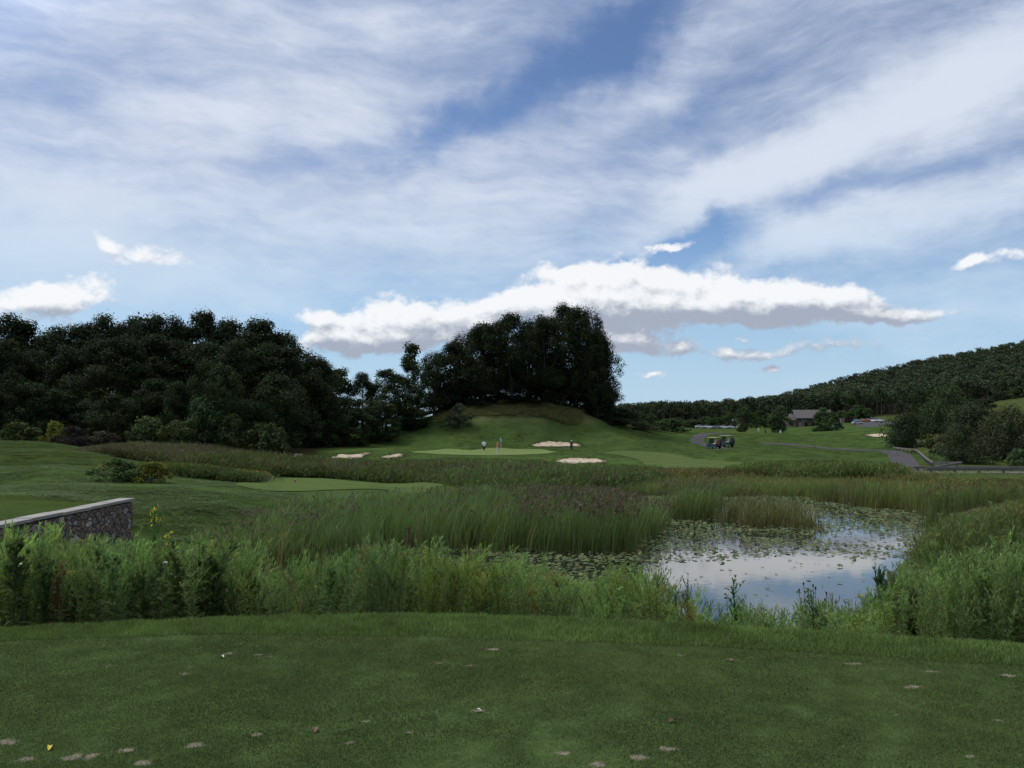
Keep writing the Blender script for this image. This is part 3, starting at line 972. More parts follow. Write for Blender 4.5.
def reed(r, h=2.0, blades=9, w=0.014, spread=0.16, head=0, seg=4, bend=0.25):
    """clump of strap leaves, optionally with brown seed heads"""
    parts = []
    for b in range(blades):
        a = r.uniform(0, 6.28); l = h * r.uniform(0.55, 1.05); bd = bend * abs(r.normal(0.5, 0.5)) * l
        x0, y0 = r.normal(0, spread, 2)
        t = np.linspace(0, 1, seg + 1)
        pts = np.stack([x0 + math.cos(a) * bd * t ** 2.2, y0 + math.sin(a) * bd * t ** 2.2, l * (t - 0.16 * (bd / l) * t ** 3)], -1)
        s = np.array([math.cos(a + 1.57 + r.normal(0, .5)), math.sin(a + 1.57), 0])
        ww = (w * np.array([0.8, 1.0, 0.9, 0.6, 0.08])[:seg + 1] if seg == 4 else w * np.linspace(1, 0.1, seg + 1))[:, None]
        V = np.stack([pts - s * ww, pts + s * ww], 1).reshape(-1, 3)
        f = np.array([[2 * i, 2 * i + 1, 2 * i + 3, 2 * i + 2] for i in range(seg)])
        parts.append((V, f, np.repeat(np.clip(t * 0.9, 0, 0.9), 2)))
    for b in range(head):
        x0, y0 = r.normal(0, spread, 2); l = h * r.uniform(0.9, 1.12); lx, ly = r.normal(0, 0.10, 2)
        pts = np.array([[x0, y0, 0], [x0 + lx * .5, y0 + ly * .5, l * .6], [x0 + lx, y0 + ly, l * .93]])
        parts += stem_strip(pts, 0.006, 0.004, 0.4, False)
        m = 7
        Pp = np.tile(pts[-1], (m, 1)) + np.stack([np.zeros(m), np.zeros(m), np.linspace(-0.16, 0.02, m)], -1) * h / 2
        a = r.uniform(0, 6.28, m); e = r.uniform(0.5, 1.3, m)
        D = np.stack([np.cos(a) * np.cos(e), np.sin(a) * np.cos(e), np.sin(e)], -1)
        v, f = leaf_quads(Pp, D, np.full(m, 0.16) * h / 2, np.full(m, 0.024) * h / 2, 0, 0.15, r)
        parts.append((v, f, np.full(len(v), 2.0)))
    return join(parts)


def meadow(r, h=1.2, stems=12, spread=0.4, head=4, w=0.03):
    """patch of mixed meadow growth seen far off"""
    n = stems * 7
    x, y = r.normal(0, spread, n), r.normal(0, spread, n)
    hh = h * r.uniform(0.55, 1.0, n) * np.exp(-(x * x + y * y) * 0.35)
    z = hh * r.uniform(0.15, 0.95, n)
    a = r.uniform(0, 6.28, n); e = r.uniform(0.6, 1.45, n)
    D = np.stack([np.cos(a) * np.cos(e), np.sin(a) * np.cos(e), np.sin(e)], -1)
    parts = []
    v, f = leaf_quads(np.stack([x, y, z], -1), D, r.uniform(0.22, 0.42, n) * h, np.full(n, w), 0.1, 0.1, r)
    parts.append((v, f, np.repeat(np.clip(z / h, 0, 1), 4)))
    for b in range(head):
        m = 6
        cx, cy = r.normal(0, spread, 2); hz_ = h * r.uniform(0.85, 1.12)
        Pp = np.array([cx, cy, hz_ - 0.18]) + r.normal(0, 1, (m, 3)) * (0.05, 0.05, 0.09)
        D = r.normal(0, 0.5, (m, 3)) + (0, 0, 1); D /= np.linalg.norm(D, axis=1)[:, None]
        v, f = leaf_quads(Pp, D, np.full(m, 0.16), np.full(m, w * 0.8), 0, 0.1, r)
        parts.append((v, f, np.full(len(v), 2.0)))
        parts += stem_strip([[cx, cy, 0], [cx, cy, hz_ * .6], [cx, cy, hz_]], 0.012, 0.006, 0.6, False)
    return join(parts)


def unit(proto):
    v, f, k = proto
    return v / (1, 1, np.percentile(v[:, 2], 99.5)), f, k


def scatter(protos, pos, sc, tintA, tintB, tintC, lean=None, r=rng, pick=None, xy=None):
    """one array of many plants; tints per plant: base, tip, flower or seed head"""
    N = len(pos)
    pick = r.integers(0, len(protos), N) if pick is None else pick
    rot = r.uniform(0, 6.283, N)
    xy = sc if xy is None else xy
    Vs, Fs, Cs, o = [], [], [], 0
    for k, (v, f, w) in enumerate(protos):
        idx = np.nonzero(pick == k)[0]
        if not len(idx): continue
        c, s = np.cos(rot[idx])[:, None], np.sin(rot[idx])[:, None]
        sx = xy[idx][:, None]
        x = (v[:, 0] * c - v[:, 1] * s) * sx; y = (v[:, 0] * s + v[:, 1] * c) * sx; z = v[:, 2] * sc[idx][:, None]
        if lean is not None:
            x = x + lean[idx][:, :1] * z ** 2; y = y + lean[idx][:, 1:] * z ** 2
        V = np.stack([x, y, z], -1) + pos[idx][:, None, :]
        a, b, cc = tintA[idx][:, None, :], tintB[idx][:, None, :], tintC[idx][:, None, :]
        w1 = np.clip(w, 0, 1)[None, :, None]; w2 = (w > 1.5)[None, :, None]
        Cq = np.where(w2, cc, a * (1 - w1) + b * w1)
        n = len(v)
        Vs.append(V.reshape(-1, 3)); Cs.append(Cq.reshape(-1, 3))
        Fs.append((f[None] + (np.arange(len(idx)) * n)[:, None, None]).reshape(-1, f.shape[1]) + o)
        o += n * len(idx)
    return np.vstack(Vs), np.vstack(Fs), np.vstack(Cs)


def tints(N, c, v=0.18, hue=0.08, r=rng):
    c = np.asarray(c, float)
    k = 1 + r.normal(0, v, (N, 1)); h = 1 + r.normal(0, hue, (N, 3))
    return np.clip(c * k * h, 0.004, 0.9)


def stuff(name, arrs, mat, label, cat):
    V, Fq, Cc = arrs
    o = link(name, raw_mesh(name, V, Fq, mat, Cc))
    return tag(o, label, cat, kind='stuff')


def sample(n, px0, px1, y0, y1, r=rng):
    """ground points spread evenly over a wedge of the view"""
    Yd = np.sqrt(r.uniform(y0 * y0, y1 * y1, n)); px = r.uniform(px0, px1, n)
    return px, Yd, (px - 512) / F * Yd * CP


m_weed = leaf_mat('weed leaves', 0.38, 0.7, 0.18, 0.08)
m_reed = leaf_mat('reed blades', 0.34, 0.6, 0.2, 0.12)
m_mead = leaf_mat('meadow leaves', 0.30, 0.7, 0.25, 0.1)
m_turf = leaf_mat('grass blades', 0.25, 0.9, 0.22, 0.0)
m_pad = leaf_mat('floating leaves', 0.0, 0.7, 0.2, 0.08)

def unit(proto):
    v, f, k = proto
    return v / (1, 1, np.percentile(v[:, 2], 99.5)), f, k


# ---- tall weeds on the bank below the tee
WEED = [unit(weed(np.random.default_rng(100 + i), 1.0, n=74 + 8 * (i % 3), branches=8 + i % 6, flower=0)) for i in range(7)]
WEEDF = [unit(weed(np.random.default_rng(140 + i), 1.0, n=60, branches=7, flower=9)) for i in range(2)]
BROAD = [unit(weed(np.random.default_rng(160 + i), 1.0, n=46, branches=10, leaf=0.17, w=0.022, ang=0.45)) for i in range(3)]
TOP_PX = [-80, 0, 60, 135, 170, 200, 240, 262, 300, 335, 380, 400, 430, 470, 500, 530, 560, 600, 640, 656, 664, 690, 712, 722, 748, 780, 800, 850, 862, 874, 890, 910, 950, 1000, 1060]
TOP_PY = [538, 533, 534, 541, 540, 536, 545, 556, 553, 545, 542, 544, 546, 546, 552, 560, 562, 568, 570, 577, 604, 590, 608, 598, 604, 610, 601, 606, 606, 594, 582, 560, 550, 540, 532]
r = np.random.default_rng(5)
px, Yd, X_ = sample(12000, -250, 1330, 6.6, 17, r)
g = ground(X_, Yd)
tp = np.interp(px, TOP_PX, TOP_PY) + 11 * value_noise(px / 34, px * 0, 7) + 6 * value_noise(px / 75, px * 0, 17) + 5 * value_noise(px / 9, px * 0, 8) + r.exponential(8, len(px)) - 3
h = (EYE - (tp - HORIZON) / F * Yd) - g
prob = np.clip(np.interp(px, [-100, 640, 668, 720, 860, 880, 1100], [1, 1, 0.8, 0.62, 0.66, 0.95, 1]), 0, 1)
prob *= np.where(Yd < 12.5, 0.85, 0.6) * (0.35 + 0.65 * smooth(fbm(X_ / 0.8, Yd / 0.8, 99), -0.25, 0.15))
h = np.minimum(h, 1.75 * r.uniform(0.8, 1.08, len(h))) * r.uniform(0.78, 1.06, len(h))
ok = (Yd > collar_y(X_) + 0.55 + 0.25 * fbm(X_ * 2, Yd * 2, 4)) & (h > 0.28) & (r.uniform(0, 1, len(px)) < prob) & (g > WATER + 0.05)
ok &= ~((X_ < -8.1) & (Yd < 20.2) & (X_ > -9.2)) & (poly_sdf(X_, Yd, UPPER_TEE) < -0.1)
px, Yd, X_, g, h = px[ok], Yd[ok], X_[ok], g[ok], h[ok]
N = len(px)
zone = fbm(X_ / 1.3, Yd / 1.3, 77)
kind = np.where(zone > 0.16, 1, 0)
left = px < 260
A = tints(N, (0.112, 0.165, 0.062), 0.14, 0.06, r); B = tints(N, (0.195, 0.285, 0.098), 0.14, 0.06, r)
rt = (px > 880)[:, None]
A = np.where(rt, A * (0.85, 0.82, 0.8), A * 0.92); B = np.where(rt, B * (0.80, 0.78, 0.76), B * 0.94)
cv = (1 + 0.55 * fbm(X_ / 1.1, Yd / 1.1, 55))[:, None]; A = A * cv * (1, 0.97, 0.95); B = B * cv
Cf = tints(N, (0.42, 0.36, 0.05), 0.1, 0.02, r)
lean = np.stack([0.05 + 0.05 * r.normal(0, 1, N), 0.05 * r.normal(0, 1, N)], -1)
dead = r.uniform(0, 1, N) < 0.018
A[dead] = tints(dead.sum(), (0.13, 0.095, 0.05), .2, .05, r); B[dead] = tints(dead.sum(), (0.17, 0.13, 0.07), .2, .05, r)
yel_ = (fbm(X_ / 0.7, Yd / 0.7, 35) > 0.26) & (px < 880)
A[yel_] *= (1.25, 1.08, 0.8); B[yel_] *= (1.25, 1.08, 0.8)
isb = (r.uniform(0, 1, N) < np.where(left, 0.30, 0.05)) & (h < 1.3)
fl = (~isb) & (r.uniform(0, 1, N) < np.where((px > 120) & (px < 420), 0.020, 0.006))
st = (~isb) & (~fl)
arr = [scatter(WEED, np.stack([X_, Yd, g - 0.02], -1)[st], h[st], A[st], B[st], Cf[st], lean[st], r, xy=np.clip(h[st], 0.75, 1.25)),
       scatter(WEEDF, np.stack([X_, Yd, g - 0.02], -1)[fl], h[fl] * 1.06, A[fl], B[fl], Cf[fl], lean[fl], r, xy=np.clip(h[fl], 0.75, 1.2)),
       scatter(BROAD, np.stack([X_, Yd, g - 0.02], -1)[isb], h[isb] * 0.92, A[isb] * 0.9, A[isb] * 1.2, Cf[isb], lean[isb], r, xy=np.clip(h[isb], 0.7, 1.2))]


def cat_arr(arr):
    V, Fq, Cc, o = [], [], [], 0
    for a in arr:
        V.append(a[0]); Fq.append(a[1] + o); Cc.append(a[2]); o += len(a[0])
    return np.vstack(V), np.vstack(Fq), np.vstack(Cc)


stuff('bank_weeds', cat_arr(arr), m_weed, 'feathery tall green weeds massed on the bank below the tee', 'weeds')

# ---- weeds and shrubs of the right bank, and the marsh edge on the left
r = np.random.default_rng(6)
px, Yd, X_ = sample(12500, 892, 1260, 16.5, 66, r)
g = ground(X_, Yd)
tp = np.where(Yd < 42 + 3 * value_noise(px / 20, px * 0, 3), np.interp(px, [890, 905, 925, 950, 985, 1024, 1120], [588, 558, 532, 515, 507, 500, 492]), np.interp(px, [900, 960, 1100], [490, 484, 482])) + r.exponential(8, len(px)) - 3
h = np.minimum((EYE - (tp - HORIZON) / F * Yd) - g, 2.3 * r.uniform(0.8, 1.05, len(px)))
ok = (h > 0.5) & (poly_sdf(X_, Yd, POND) < 0.5)
px, Yd, X_, g, h = px[ok], Yd[ok], X_[ok], g[ok], h[ok]; N = len(px)
A = tints(N, (0.100, 0.128, 0.048), 0.16, 0.07, r); B = tints(N, (0.160, 0.200, 0.072), 0.16, 0.07, r); Cf = tints(N, (0.12, 0.07, 0.04), .2, .1, r)
kz = fbm(X_ / 3, Yd / 3, 12)
REED_N = [unit(reed(np.random.default_rng(200 + i), 1.0, 10, 0.009, 0.12, head=i % 2 * 2)) for i in range(4)]
w_ = (kz > -0.05) & (Yd < 44)
lean = np.stack([0.03 * r.normal(0, 1, N) + .02, 0.03 * r.normal(0, 1, N)], -1)
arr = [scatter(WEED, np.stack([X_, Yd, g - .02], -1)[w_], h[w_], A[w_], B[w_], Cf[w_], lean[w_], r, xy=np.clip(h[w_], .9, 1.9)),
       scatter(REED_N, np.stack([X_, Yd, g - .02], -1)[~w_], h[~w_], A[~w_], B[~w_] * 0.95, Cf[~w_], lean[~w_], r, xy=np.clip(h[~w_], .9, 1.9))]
stuff('pond_side_weeds', cat_arr(arr), m_weed, 'dull green tall weeds and rushes along the right pond edge', 'weeds')

# ---- reeds
REED = [unit(reed(np.random.default_rng(220 + i), 1.0, 11, 0.0095, 0.12, head=0, bend=0.42)) for i in range(4)]
REEDH = [unit(reed(np.random.default_rng(240 + i), 1.0, 8, 0.0085, 0.10, head=3, bend=0.25)) for i in range(4)]


def reed_bed(poly_px, z, n_m2, hfun, A0, B0, C0, headp, seed, edge=0.4, wild=0.25):
    """poly_px: outline of the bed on the water plane, as seen"""
    r = np.random.default_rng(seed)
    poly = np.array([on_plane(a, b, z) for a, b in poly_px])
    x0, y0 = poly.min(0); x1, y1 = poly.max(0)
    n = int((x1 - x0) * (y1 - y0) * n_m2)
    X_, Y_ = r.uniform(x0, x1, n), r.uniform(y0, y1, n)
    sd = poly_sdf(X_, Y_, poly) + 0.8 * fbm(X_ / 1.5, Y_ / 1.5, seed)
    ok = (sd > 0) & (r.uniform(0, 1, n) < 0.35 + smooth(sd, 0, edge) * 0.65)
    X_, Y_ = X_[ok], Y_[ok]; N = len(X_)
    px = 512 + F * X_ / Y_
    g = np.maximum(ground(X_, Y_), WATER - 0.3)
    hq = hfun(px, Y_)
    h = np.minimum(hq * r.uniform(0.72, 1.0, N) * (1 + wild * 0.5 * fbm(X_ / 2.2, Y_ / 2.2, seed + 3)), hq * 1.04 + 0.03) + np.maximum(WATER - g, 0) - np.maximum(g - WATER, 0)
    ok = h > 0.35
    X_, Y_, px, g, h = X_[ok], Y_[ok], px[ok], g[ok], h[ok]; N = len(X_)
    hp = headp(px, Y_) if callable(headp) else np.full(N, headp)
    isH = r.uniform(0, 1, N) < hp
    v = (1 + 0.3 * fbm(X_ / 2.5, Y_ / 2.5, seed + 8))[:, None]
    A = tints(N, A0, 0.14, 0.06, r) * v; B = tints(N, B0, 0.14, 0.06, r) * v; Cc = tints(N, C0, 0.2, 0.08, r)
    pos = np.stack([X_, Y_, g], -1)
    lw_ = fbm(X_ / 3, Y_ / 3, seed + 21)
    lean = np.stack([0.05 + 0.10 * lw_ + 0.05 * r.normal(0, 1, N), 0.05 * r.normal(0, 1, N)], -1)
    dead = r.uniform(0, 1, N) < 0.06
    A[dead] = tints(dead.sum(), (0.19, 0.15, 0.08), .2, .05, r); B[dead] = tints(dead.sum(), (0.21, 0.17, 0.09), .2, .05, r)
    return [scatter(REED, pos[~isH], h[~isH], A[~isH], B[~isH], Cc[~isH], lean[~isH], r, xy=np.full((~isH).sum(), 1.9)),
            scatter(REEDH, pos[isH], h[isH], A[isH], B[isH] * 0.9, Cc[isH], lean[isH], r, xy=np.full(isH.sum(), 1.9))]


topz = lambda px, Y_, T, g: (EYE - (T - HORIZON) / F * Y_) - g
WL = WATER
A_R, B_R = (0.112, 0.130, 0.048), (0.112, 0.185, 0.058)
seedc = (0.100, 0.074, 0.056)
# front mass left of the pond
fm = reed_bed([(205, 580), (260, 584), (330, 574), (400, 556), (470, 551), (530, 554), (600, 556), (628, 552), (634, 541), (668, 531), (660, 522), (640, 508), (560, 503), (500, 506), (450, 513), (400, 520), (300, 523), (225, 531), (190, 548)],
              WL, 7.5, lambda px, Y_: np.clip(topz(px, Y_, np.interp(px, [180, 225, 260, 300, 350, 430, 500, 600, 640, 680], [540, 522, 506, 491, 488, 483, 481, 485, 493, 500]), WL), 0.9, 2.25),
              A_R, B_R, seedc, lambda px, Y_: np.interp(px, [200, 260, 330, 480, 540, 620, 650], [0.25, 0.3, 0.1, 0.10, 0.55, 0.65, 0.25]), 31)
stuff('reed_bed', cat_arr(fm), m_reed, 'dense reed bed with purplish seed heads left of the pond', 'reeds')
mid = reed_bed([(648, 524), (664, 520), (690, 521), (716, 516), (718, 509), (712, 500), (680, 494), (560, 496), (500, 494), (480, 486), (640, 484), (740, 489), (730, 497), (700, 498)],
               WL, 6.5, lambda px, Y_: np.clip(topz(px, Y_, 480, WL), 1.0, 2.3), (0.11, 0.120, 0.042), (0.112, 0.165, 0.052), seedc, 0.12, 32)
stuff('reed_bed', cat_arr(mid), m_reed, 'green reeds behind the purplish bed, ending at the narrow channel', 'reeds')
isl = reed_bed([(722, 522), (740, 527), (770, 528), (800, 531), (822, 531), (826, 527), (805, 520), (780, 514), (750, 512), (726, 513)],
               WL, 6.0, lambda px, Y_: np.clip(np.interp(px, [720, 760, 800, 815, 826], [1.55, 1.55, 1.35, 0.8, 0.4]), 0.3, 1.7), (0.14, 0.115, 0.046), (0.105, 0.128, 0.046), seedc, 0.15, 33, wild=0.5)
stuff('reed_bed', cat_arr(isl), m_reed, 'small browned reed island standing in the lily pads', 'reeds')
far = reed_bed([(728, 497), (760, 495), (800, 499), (840, 505), (880, 510), (930, 514), (970, 510), (1060, 506), (1090, 492), (1080, 481), (900, 478), (800, 477), (730, 480), (660, 484), (650, 490)],
               WL, 4.6, lambda px, Y_: np.clip(topz(px, Y_, np.interp(px, [640, 740, 850, 920, 950, 1060], [482, 478, 475, 477, 479, 481]), WL), 1.0, 2.2), (0.145, 0.138, 0.048), (0.122, 0.172, 0.050), (0.17, 0.13, 0.05), 0.12, 34)
stuff('reed_bed', cat_arr(far), m_reed, 'bright green reed belt along the far shore of the pond', 'reeds')

# ---- lily pads
r = np.random.default_rng(41)
n = 130000
bx = np.array(POND)
X_, Y_ = r.uniform(bx[:, 0].min(), bx[:, 0].max(), n), r.uniform(24, bx[:, 1].max(), n)
sd = poly_sdf(X_, Y_, POND)
tdep = (EYE - WATER) / Y_
ppy = HORIZON + F * tdep; ppx = 512 + F * X_ / Y_
open1 = poly_sdf(ppx / 10, ppy / 5, [(a / 10, b / 5) for a, b in ((612, 608), (640, 590), (634, 576), (664, 566), (690, 560), (735, 557), (790, 553), (850, 556), (910, 560), (915, 640), (610, 640))])
open2 = poly_sdf(ppx / 10, ppy / 5, [(a / 10, b / 5) for a, b in ((818, 534), (850, 531), (892, 538), (893, 545), (850, 542), (822, 538))])
open3 = poly_sdf(ppx / 10, ppy / 5, [(a / 10, b / 5) for a, b in ((708, 543), (735, 538), (745, 547), (720, 548))])
nz = fbm(X_ / 2.2, Y_ / 2.2, 17) + 0.5 * fbm(X_ / 0.7, Y_ / 0.7, 18)
cover = np.where(open1 + 1.6 * nz > 0, 0.015, np.where(open2 + 0.9 * nz > -0.2, 0.10, np.where(open3 + 0.9 * nz > -0.1, 0.15, 0.66 + 0.9 * nz)))
ok = (sd > 0.1) & (r.uniform(0, 1, n) < np.clip(cover, 0.01, 0.95)) & (Y_ < 66)
X_, Y_ = X_[ok], Y_[ok]; N = len(X_)
k = 9
ang = np.linspace(0, 2 * math.pi, k + 1)[:-1]
prv = np.vstack([[[0, 0, 0.004]], np.stack([np.cos(ang), np.sin(ang), np.full(k, 0.0)], -1)])
prf = np.array([[0, 1 + i, 1 + (i + 1) % k] for i in range(k - 1)])
rad = 0.035 + 0.07 * r.uniform(0, 1, N) ** 2.0; rot = r.uniform(0, 6.28, N)
V = prv[None] * rad[:, None, None]
c_, s_ = np.cos(rot)[:, None], np.sin(rot)[:, None]
V = np.stack([V[..., 0] * c_ - V[..., 1] * s_, V[..., 0] * s_ + V[..., 1] * c_, V[..., 2]], -1)
tx, ty = np.abs(r.normal(0, 0.10, N)), r.normal(0, 0.10, N)
curl = (r.uniform(0, 1, N) < 0.16) * r.uniform(0.2, 0.6, N)
V[..., 2] += V[..., 0] * tx[:, None] + V[..., 1] * (ty + curl)[:, None]
V[..., 2] -= V[..., 2].min(1)[:, None]
V += np.stack([X_, Y_, np.full(N, WATER + 0.008) + r.uniform(0, 0.02, N)], -1)[:, None, :]
cl = tints(N, (0.078, 0.096, 0.040), 0.3, 0.06, r)
old = r.uniform(0, 1, N) < 0.05
cl[old] = tints(old.sum(), (0.10, 0.085, 0.04), 0.2, 0.05, r)
Cc = np.repeat(cl, k + 1, 0)
Fq = (prf[None] + (np.arange(N) * (k + 1))[:, None, None]).reshape(-1, 3)
stuff('lily_pads', (V.reshape(-1, 3), Fq, Cc), m_pad, 'carpet of small lily pads floating over the pond shallows', 'lily pads')

# ---- rough meadow between the reeds and the green, and at the wood's edge
MEAD = [unit(meadow(np.random.default_rng(300 + i), 1.0, 12, 0.45, head=0)) for i in range(3)]
MEADH = [unit(meadow(np.random.default_rng(320 + i), 1.0, 12, 0.45, head=7)) for i in range(3)]


def meadow_bed(name, spec, label, seed):
    arr = []
    for si, (n, px0, px1, y0, y1, hh, A0, B0, C0, hp, T) in enumerate(spec):
        r = np.random.default_rng(seed + si)
        px, Yd, X_ = sample(n, px0, px1, y0, y1, r)
        g = ground(X_, Yd)
        kz = fbm(X_ / 5, Yd / 7, seed + si)
        h = hh * (1 + 0.5 * kz) * r.uniform(0.75, 1.15, n)
        if T is not None:
            h = np.minimum(h, topz(px, Yd, np.interp(px, T[0], T[1]) + r.exponential(2.0, n) - 1, g))
        ok = (h > 0.2) & (r.uniform(0, 1, n) < smooth(px, px0, px0 + 8) * (1 - smooth(px, px1 - 8, px1)) * 0.7 + 0.3) & (poly_sdf(X_, Yd, POND) < 0)
        X_, Yd, g, h = X_[ok], Yd[ok], g[ok], h[ok]; N = len(X_)
        v = (1 + 0.35 * fbm(X_ / 4, Yd / 6, seed + si + 9))[:, None]
        A = tints(N, A0, .15, .07, r) * v; B = tints(N, B0, .15, .07, r) * v; Cc = tints(N, C0, .2, .08, r)
        isH = r.uniform(0, 1, N) < np.clip(hp + 0.5 * fbm(X_ / 6, Yd / 9, seed + si + 5), 0, 1)
        pos = np.stack([X_, Yd, g - 0.03], -1)
        for pr, mk in ((MEAD, ~isH), (MEADH, isH)):
            if mk.any(): arr.append(scatter(pr, pos[mk], h[mk], A[mk], B[mk], Cc[mk], None, r, xy=np.clip(h[mk], 0.9, 1.4)))
    stuff(name, cat_arr(arr), m_mead, label, 'meadow')


G1, G2 = (0.070, 0.085, 0.030), (0.100, 0.132, 0.042)
PUR = (0.115, 0.082, 0.068); TAN = (0.15, 0.115, 0.055); YELF = (0.26, 0.20, 0.03)
meadow_bed('rough_meadow', [
    (4200, 60, 335, 74, 116, 1.3, (0.075, 0.076, 0.034), (0.100, 0.105, 0.044), PUR, 0.45, ([55, 65, 100, 140, 200, 270, 286, 306, 340], [458, 452, 445, 441, 443, 450, 460.5, 460.5, 460])),
    (3400, 92, 262, 54, 76, 1.2, G1, (0.080, 0.115, 0.036), YELF, 0.25, ([90, 110, 150, 200, 262], [472, 464, 462, 464, 472])),
    (700, 180, 330, 66, 78, 1.2, (0.06, 0.07, 0.028), (0.095, 0.115, 0.042), TAN, 0.2, None),
], 'dark purplish rough meadow before the left wood', 400)
meadow_bed('rough_meadow', [
    (4200, 255, 480, 66, 112, 1.25, G1, G2, PUR, 0.35, ([250, 280, 288, 304, 320, 400, 480], [458, 459, 461, 461, 460, 459.5, 459])),
    (4800, 440, 660, 64, 108, 1.3, (0.078, 0.104, 0.036), (0.118, 0.168, 0.054), PUR, 0.25, ([440, 540, 555, 610, 660], [458, 459.5, 464.5, 465, 466])),
    (3000, 620, 770, 66, 97, 1.2, (0.115, 0.108, 0.040), (0.145, 0.138, 0.050), TAN, 0.3, ([620, 700, 770], [466, 468, 468])),
    (4200, 730, 905, 78, 104, 1.4, (0.076, 0.098, 0.032), (0.118, 0.155, 0.048), (0.14, 0.14, 0.05), 0.1, ([730, 760, 830, 890, 905], [466, 462, 460, 463, 468])),
    (2400, 880, 1100, 62, 90, 1.2, (0.095, 0.105, 0.038), (0.14, 0.152, 0.05), TAN, 0.2, ([880, 920, 935, 1024, 1100], [472, 474, 477, 478, 478])),
], 'rough green meadow between the reed beds and the green', 430)
meadow_bed('hill_grass', [
    (2400, 436, 582, 160, 172, 0.7, (0.135, 0.138, 0.054), (0.185, 0.178, 0.070), TAN, 0.35, None),
], 'dry brownish long grass on the mound under the grove', 460) if True else None

# ---- loose tufts that roughen the mown ground
arr = []
for si, (n, px0, px1, y0, y1, h0, h1, c_) in enumerate(((5200, -30, 300, 20.5, 62, 0.025, 0.07, (0.066, 0.098, 0.030)), (5000, 395, 900, 108, 200, 0.06, 0.18, (0.054, 0.084, 0.026)), (1600, -40, 110, 62, 98, 0.04, 0.10, (0.064, 0.096, 0.030)))):
    r = np.random.default_rng(700 + si)
    px, Yd, X_ = sample(n, px0, px1, y0, y1, r)
    g = ground(X_, Yd)
    ok = (g > WATER + 0.2) & (fbm(X_ / 3, Yd / 4, 61 + si) > -0.25)
    for pl in PLAY: ok &= poly_sdf(X_, Yd, pl) < -0.2
    X_, Yd, g = X_[ok], Yd[ok], g[ok]; N = len(X_)
    arr.append(scatter(MEAD, np.stack([X_, Yd, g - 0.02], -1), r.uniform(h0, h1, N), tints(N, c_, .2, .08, r), tints(N, np.array(c_) * 1.35, .2, .08, r), tints(N, TAN, .1, .05, r), None, r, xy=r.uniform(0.35, 0.8, N)))
stuff('lawn_tufts', cat_arr(arr), m_mead, 'short loose tufts across the rolling lawns', 'grass')

# ---- ragged grass hanging over the bunker rims
r = np.random.default_rng(49)
P_ = []
for rim in BUNKER_RIMS:
    c_ = rim.mean(0)
    for k_ in range(len(rim)):
        a_, b_ = rim[k_], rim[(k_ + 1) % len(rim)]
        m_ = max(1, int(np.hypot(*(b_ - a_)) * 5))
        for u_ in r.uniform(0, 1, m_):
            q_ = a_ + (b_ - a_) * u_
            P_.append(q_ + (q_ - c_) / np.linalg.norm(q_ - c_) * r.normal(0.12, 0.28))
P_ = np.array(P_); N = len(P_)
hh_ = r.uniform(0.08, 0.28, N)
stuff('bunker_fringe', scatter(MEAD, np.column_stack([P_, ground(P_[:, 0], P_[:, 1]) + 0.02]), hh_, tints(N, (0.05, 0.078, 0.026), .2, .08, r), tints(N, (0.075, 0.11, 0.034), .2, .08, r), tints(N, TAN, .1, .05, r), None, r, xy=np.full(N, 0.5)), m_mead, 'ragged longer grass fringing the sand bunkers', 'grass')

# ---- tee turf: short blades, longer collar
r = np.random.default_rng(51)


def blades(X_, Y_, z, L, w, colr, r, lean=0.6):
    n = len(X_)
    a = r.uniform(0, 6.28, n); d = r.uniform(0.1, lean, n) * L
    s = np.stack([np.cos(a), np.sin(a), np.zeros(n)], -1); dr = np.stack([-np.sin(a), np.cos(a), np.zeros(n)], -1)
    P = np.stack([X_, Y_, z], -1)
    tip = P + dr * d[:, None] + np.array([0, 0, 1]) * L[:, None]
    V = np.stack([P - s * w[:, None], P + s * w[:, None], tip], 1).reshape(-1, 3)
    return V, np.arange(3 * n).reshape(-1, 3), np.repeat(colr, 3, 0)


# bare divots: (px, py, half width, half depth in metres) read from the photograph
DIV = [(108, 667, .07, .05), (228, 654, .07, .03), (258, 655, .06, .03), (184, 674, .06, .03), (270, 657, .05, .02), (490, 650, .07, .03), (468, 666, .06, .03),
       (683, 656, .06, .025), (852, 664, .10, .03), (912, 687, .09, .04), (1008, 676, .11, .04), (730, 660, .05, .02), (935, 672, .06, .02),
       (195, 747, .055, .05), (122, 752, .05, .04), (72, 758, .06, .05), (92, 756, .04, .05), (30, 760, .06, .04), (142, 764, .05, .04), (8, 742, .08, .04), (257, 735, .04, .03), (409, 733, .04, .03), (347, 744, .05, .03),
       (565, 754, .05, .03), (636, 757, .06, .04), (667, 749, .05, .03), (594, 765, .05, .03), (897, 716, .04, .02), (998, 721, .04, .02), (478, 711, .05, .02), (366, 722, .03, .02), (440, 664, .04, .02), (970, 757, .04, .02)]
DIVW = [(*on_plane(a, b, 0.0), w_, d_) for a, b, w_, d_ in DIV]


def divot(x, y):
    m = np.zeros(np.shape(x))
    nn = 1.5 * fbm(x * 16, y * 16, 88)
    for (cx, cy, w_, d_) in DIVW:
        q = np.hypot((x - cx) / (w_ * 0.62), (y - cy) / (d_ * 0.8))
        m = np.maximum(m, smooth(1.25 - q + nn, 0.0, 0.55))
    return m


